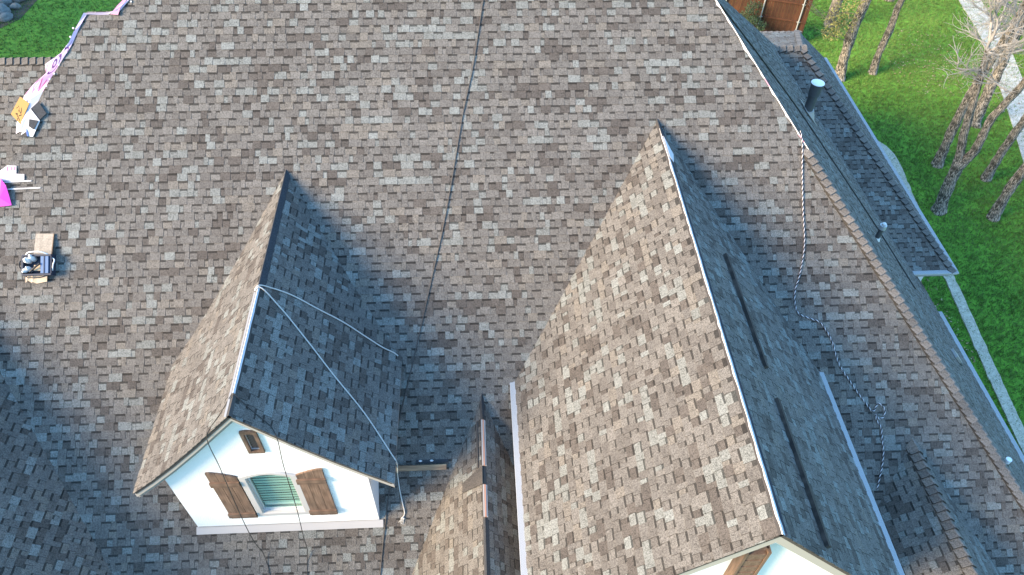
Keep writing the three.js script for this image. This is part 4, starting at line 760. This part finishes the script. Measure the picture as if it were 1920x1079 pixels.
tree('slender_tree', 'slender pale bare trunk alone on the lawn right of the leafy trunk', [19.324, 0, -30.811], [[[[19.324, -0.1, -30.811], [19.25, 1.05, -30.84], [19.29, 2.3, -30.85], [19.24, 3.7, -30.84], [19.5, 6.5, -30.7]], 0.19, 0.12]]);
tree('dark_tree', 'short view of a dark trunk at the top edge behind the leafy trunk', [18.75, 0, -35.38], [[[[18.75, -0.1, -35.38], [18.72, 1.4, -35.38], [18.9, 3, -35.3], [18.8, 6, -35.3]], 0.28, 0.2]]);
tree('dark_tree', 'dark trunk foot at the top edge above the slender pale trunk', [23.0, 0, -38.1], [[[[23.0, -0.1, -38.1], [23.05, 1.5, -38.1], [23.1, 6, -38]], 0.3, 0.22]]);
tree('bare_tree', 'straight bare trunk left of the forked tree, its foot farther back', [19.421, 0, -23.78], [[[[19.421, -0.1, -23.78], [19.30, 2.0, -23.88], [19.27, 3.5, -23.9], [19.35, 5.4, -23.85], [19.4, 7.4, -23.8]], 0.21, 0.13]],
  [[[19.4, 6.6, -23.8], [0.6, 0.7, -0.5], 1.8, 0.06, 3, 0.6]]);
tree('forked_tree', 'bare tree forking low into two stems, nearest to the house edge', [18.24, 0, -20.963], [
  [[[18.24, -0.1, -20.963], [18.10, 1.3, -21.07], [18.06, 2.3, -21.12]], 0.25, 0.21],
  [[[18.06, 2.2, -21.12], [17.80, 3.4, -21.33], [17.52, 5.2, -21.56], [17.30, 6.6, -21.75]], 0.17, 0.11],
  [[[18.08, 2.2, -21.1], [18.24, 2.9, -20.96], [18.20, 4.28, -21.0], [18.32, 5.15, -20.9], [18.42, 6.0, -20.8], [18.5, 7.4, -20.8]], 0.17, 0.11]],
  [[[17.36, 6.2, -21.7], [-0.5, 0.8, -0.4], 1.5, 0.055, 3, 0.75], [[17.32, 6.4, -21.75], [0.5, 0.8, 0.1], 1.4, 0.05, 3, 0.75], [[17.4, 5.9, -21.65], [-0.9, 0.3, 0.1], 1.1, 0.04, 2, 0.75], [[17.3, 6.5, -21.75], [0.1, 1, -0.8], 1.6, 0.055, 3, 0.7], [[17.3, 6.5, -21.75], [-0.4, 0.6, 0.7], 1.2, 0.05, 3, 0.7], [[18.45, 6.4, -20.8], [-0.3, 0.7, -0.7], 1.4, 0.05, 3, 0.75], [[18.35, 5.4, -20.88], [-0.7, 0.5, -0.5], 1.2, 0.04, 3, 0.75]]);
tree('bare_tree', 'leaning bare trunk farthest back, crossing the walk with pale twigs', [22.35, 0, -26.6], [[[[22.35, -0.1, -26.6], [22.45, 1.4, -26.9], [22.55, 2.8, -27.2], [22.5, 4.4, -27.3], [22.3, 6.4, -27.5]], 0.27, 0.17]],
  [[[22.45, 4.6, -27.3], [-0.8, 0.5, 0.1], 2.0, 0.075, 3, 0.7], [[22.4, 5.2, -27.4], [-0.5, 0.9, -0.5], 2.1, 0.075, 3, 0.7], [[22.35, 6.0, -27.5], [-0.9, 0.4, 0.4], 2.0, 0.07, 3, 0.7], [[22.5, 3.9, -27.3], [-0.9, 0.2, -0.5], 1.6, 0.05, 3, 0.7], [[22.4, 5.6, -27.4], [0.7, 0.6, 0.2], 1.8, 0.06, 3, 0.7]]);
tree('bare_tree', 'bare leaning trunk at the right edge, foot between the two nearest trees', [21.062, 0, -22.828], [[[[21.062, -0.1, -22.828], [21.04, 1.4, -22.84], [21.10, 2.95, -22.8], [21.2, 6, -22.7]], 0.19, 0.12]]);
tree('bare_tree', 'lowest bare trunk at the right picture edge, foot nearest the viewer', [20.225, 0, -20.497], [[[[20.225, -0.1, -20.497], [20.16, 1.3, -20.56], [20.2, 2.4, -20.53], [20.3, 6, -20.4]], 0.21, 0.14]]);
{ // fallen leaves and twigs under the bare trees
  const f = new Faces(), c = [lin(0.26, 0.19, 0.10), lin(0.20, 0.13, 0.08), lin(0.32, 0.27, 0.18)];
  for (let i = 0; i < 1500; i++) { const a = rnd() * 6.28, r = Math.pow(rnd(), 0.6), o = pick([[23.6, -32.5, 3.2, 2.6], [25.0, -30.0, 2.2, 3], [22.5, -30.5, 2.4, 2.0], [27.6, -31.5, 1.2, 3.5], [15.6, -15.5, 0.8, 3]]), x = o[0] + Math.cos(a) * r * o[2], z = o[1] + Math.sin(a) * r * o[3], s = rr(0.02, 0.06), t = rnd() * 6.28, y = rr(0.045, 0.07); f.poly([V(x - s * Math.cos(t), y, z - s * Math.sin(t)), V(x + s * 0.5 * Math.sin(t), y + rr(-0.01, 0.02), z - s * 0.5 * Math.cos(t)), V(x + s * Math.cos(t), y, z + s * Math.sin(t)), V(x - s * 0.5 * Math.sin(t), y, z + s * 0.5 * Math.cos(t))], null, pick(c)); }
  const m = mesh('fallen_leaves', f.build(), new THREE.MeshStandardMaterial({ vertexColors: true, roughness: 1, side: THREE.DoubleSide })); tag(m, 'brown fallen leaves scattered on the lawn', 'leaves', null, 'stuff');
}
{ // unseen leafy tree, added left of the view to shade the far left lawn
  const base = [-35.5, 0, -32], sets = [];
  for (let i = 0; i < 60; i++) { const a = rnd() * 6.28, r = Math.sqrt(rnd()) * 5.0, y = rr(4.5, 13); sets.push([[base[0] + r * Math.cos(a), y, base[2] + r * Math.sin(a) * 1.3], 1.15, 150, lin(0.05, 0.09, 0.03)]); }
  const t = tree('added_shade_tree', 'broad leafy tree added out of view on the left to shade the far left lawn', base, [[[[base[0], -0.1, base[2]], [base[0] + 0.1, 3, base[2]], [base[0], 8, base[2] + 0.2], [base[0], 12, base[2]]], 0.4, 0.12]], [[[base[0], 5, base[2]], [-1, 0.8, 0.3], 4, 0.14, 2, 0.5], [[base[0], 6, base[2]], [1, 0.8, 0.3], 4, 0.14, 2, 0.5], [[base[0], 7, base[2]], [0.1, 0.8, -1], 4, 0.12, 2, 0.5]], sets, null);
}
/* ---------- fence and shrub ---------- */
{
  const F = thing('wooden_fence', 'stained brown board fence with steel posts behind the bay roof', 'fence', [16.5, 0, -33.47]);
  const d = V(-0.945, 0, -0.327).normalize(), n = V(0.327, 0, -0.945).normalize().negate(), H = 2.45, Q = (k, y, o) => d.clone().multiplyScalar(k).addScaledVector(n, o).setY(y);
  const ang = Math.atan2(-d.z, d.x), bg = [0, 1].map(i => new THREE.BoxGeometry(0.138, H, 0.018).rotateY(ang)), N = 58;
  for (const g of bg) { const uv = g.attributes.uv; for (let i = 0; i < uv.count; i++) uv.setXY(i, uv.getX(i) * 0.5 + (g === bg[1] ? 0.4 : 0), uv.getY(i)); }
  for (let i = 0; i < N; i++) { const m = mesh('board', bg[i % 2], pick(cedarMats), F); m.position.copy(Q(0.07 + i * 0.142, H / 2 + 0.03 + rr(-0.01, 0.01), rr(-0.004, 0.004))); }
  for (const y of [0.35, 1.2, 2.1]) mesh('rail', beam(Q(0, y, 0.035), Q(N * 0.142, y, 0.035), 0.045, 0.09), cedarMats[1], F);
  for (let k = 0.35; k < N * 0.142; k += 1.83) { const p = mesh('post', new THREE.CylinderGeometry(0.032, 0.032, H, 12), galv, F); p.position.copy(Q(k, H / 2, 0.09)); for (const y of [0.35, 1.2, 2.1]) { const b = mesh('bracket', new THREE.BoxGeometry(0.16, 0.05, 0.02).rotateY(ang), galv, F); b.position.copy(Q(k, y, 0.068)); } }
}
{
  const s = thing('shrub', 'dense dark green shrub against the brown fence beside the hip', 'shrub', [13.75, 0, -33.55]);
  mesh('stem', limb([V(0, -0.05, 0), V(0.05, 0.7, 0), V(0.0, 1.5, 0.05)], 0.06, 0.03, 8), bark, s);
  const sets = []; for (let i = 0; i < 26; i++) { const y = rr(0.35, 2.0), R = 0.62 * Math.sin(Math.PI * (0.18 + 0.68 * y / 2.3)); const a = rnd() * 6.28, q = Math.sqrt(rnd()) * R; sets.push([V(q * Math.cos(a), y, q * Math.sin(a)), 0.24, 130]); }
  const m = mesh('foliage', leaves(sets, 0.04, lin(0.035, 0.075, 0.022)), leafMat, s); m.userData.kind = 'stuff';
}
/* ---------- stones at the far left ---------- */
{
  const spots = [[-24.5, -38.4, 0.42, 'pale blue-grey boulder at the top left corner'], [-23.9, -38.9, 0.36, 'grey boulder at the top edge right of the corner boulder'], [-24.2, -37.5, 0.40, 'blue-grey boulder below the corner boulder'], [-23.75, -38.05, 0.24, 'small pale stone between the corner boulders and the lawn'], [-23.75, -36.85, 0.33, 'lowest pale boulder of the stone border at the left edge'], [-24.7, -36.6, 0.40, 'broad grey boulder at the left edge beside the lowest one'], [-25.1, -37.6, 0.4, 'brownish boulder half outside the left picture edge']];
  const mats = [lin(0.34, 0.38, 0.40), lin(0.40, 0.40, 0.39), lin(0.26, 0.25, 0.24)].map(c => std(c, 0.95, { map: concreteTex }));
  spots.forEach(([x, z, r, label], i) => {
    const g = new THREE.IcosahedronGeometry(r, 3), p = g.attributes.position, v = new THREE.Vector3();
    for (let k = 0; k < p.count; k++) { v.fromBufferAttribute(p, k); const n = 1 + 0.28 * noise.noise(v.x * 2.4 / r * 0.4 + i * 7, v.y * 2.4 / r * 0.4, v.z * 2.4 / r * 0.4) + 0.08 * noise.noise(v.x * 9, v.y * 9 + i, v.z * 9); p.setXYZ(k, v.x * n * 1.15, Math.max(-r * 0.5, v.y * n * 0.7), v.z * n); }
    g.computeVertexNormals(); const m = mesh('boulder', g, mats[i === 6 ? 2 : i % 2]); m.position.set(x, r * 0.35, z); m.rotation.y = i; tag(m, label, 'boulder', 'stone border at the far left');
  });
  const soil = slab([V(-30, 0.012, -36.0), V(-24.1, 0.012, -35.4), V(-23.1, 0.012, -36.9), V(-22.9, 0.012, -40), V(-23, 0.012, -46), V(-30, 0.012, -46)], 0.008, p => [p.x / 3, p.z / 3]);
  struct('soil_bed', soil, std(lin(0.16, 0.13, 0.10), 1, { map: concreteTex }));
}
renderer.render(scene, camera);
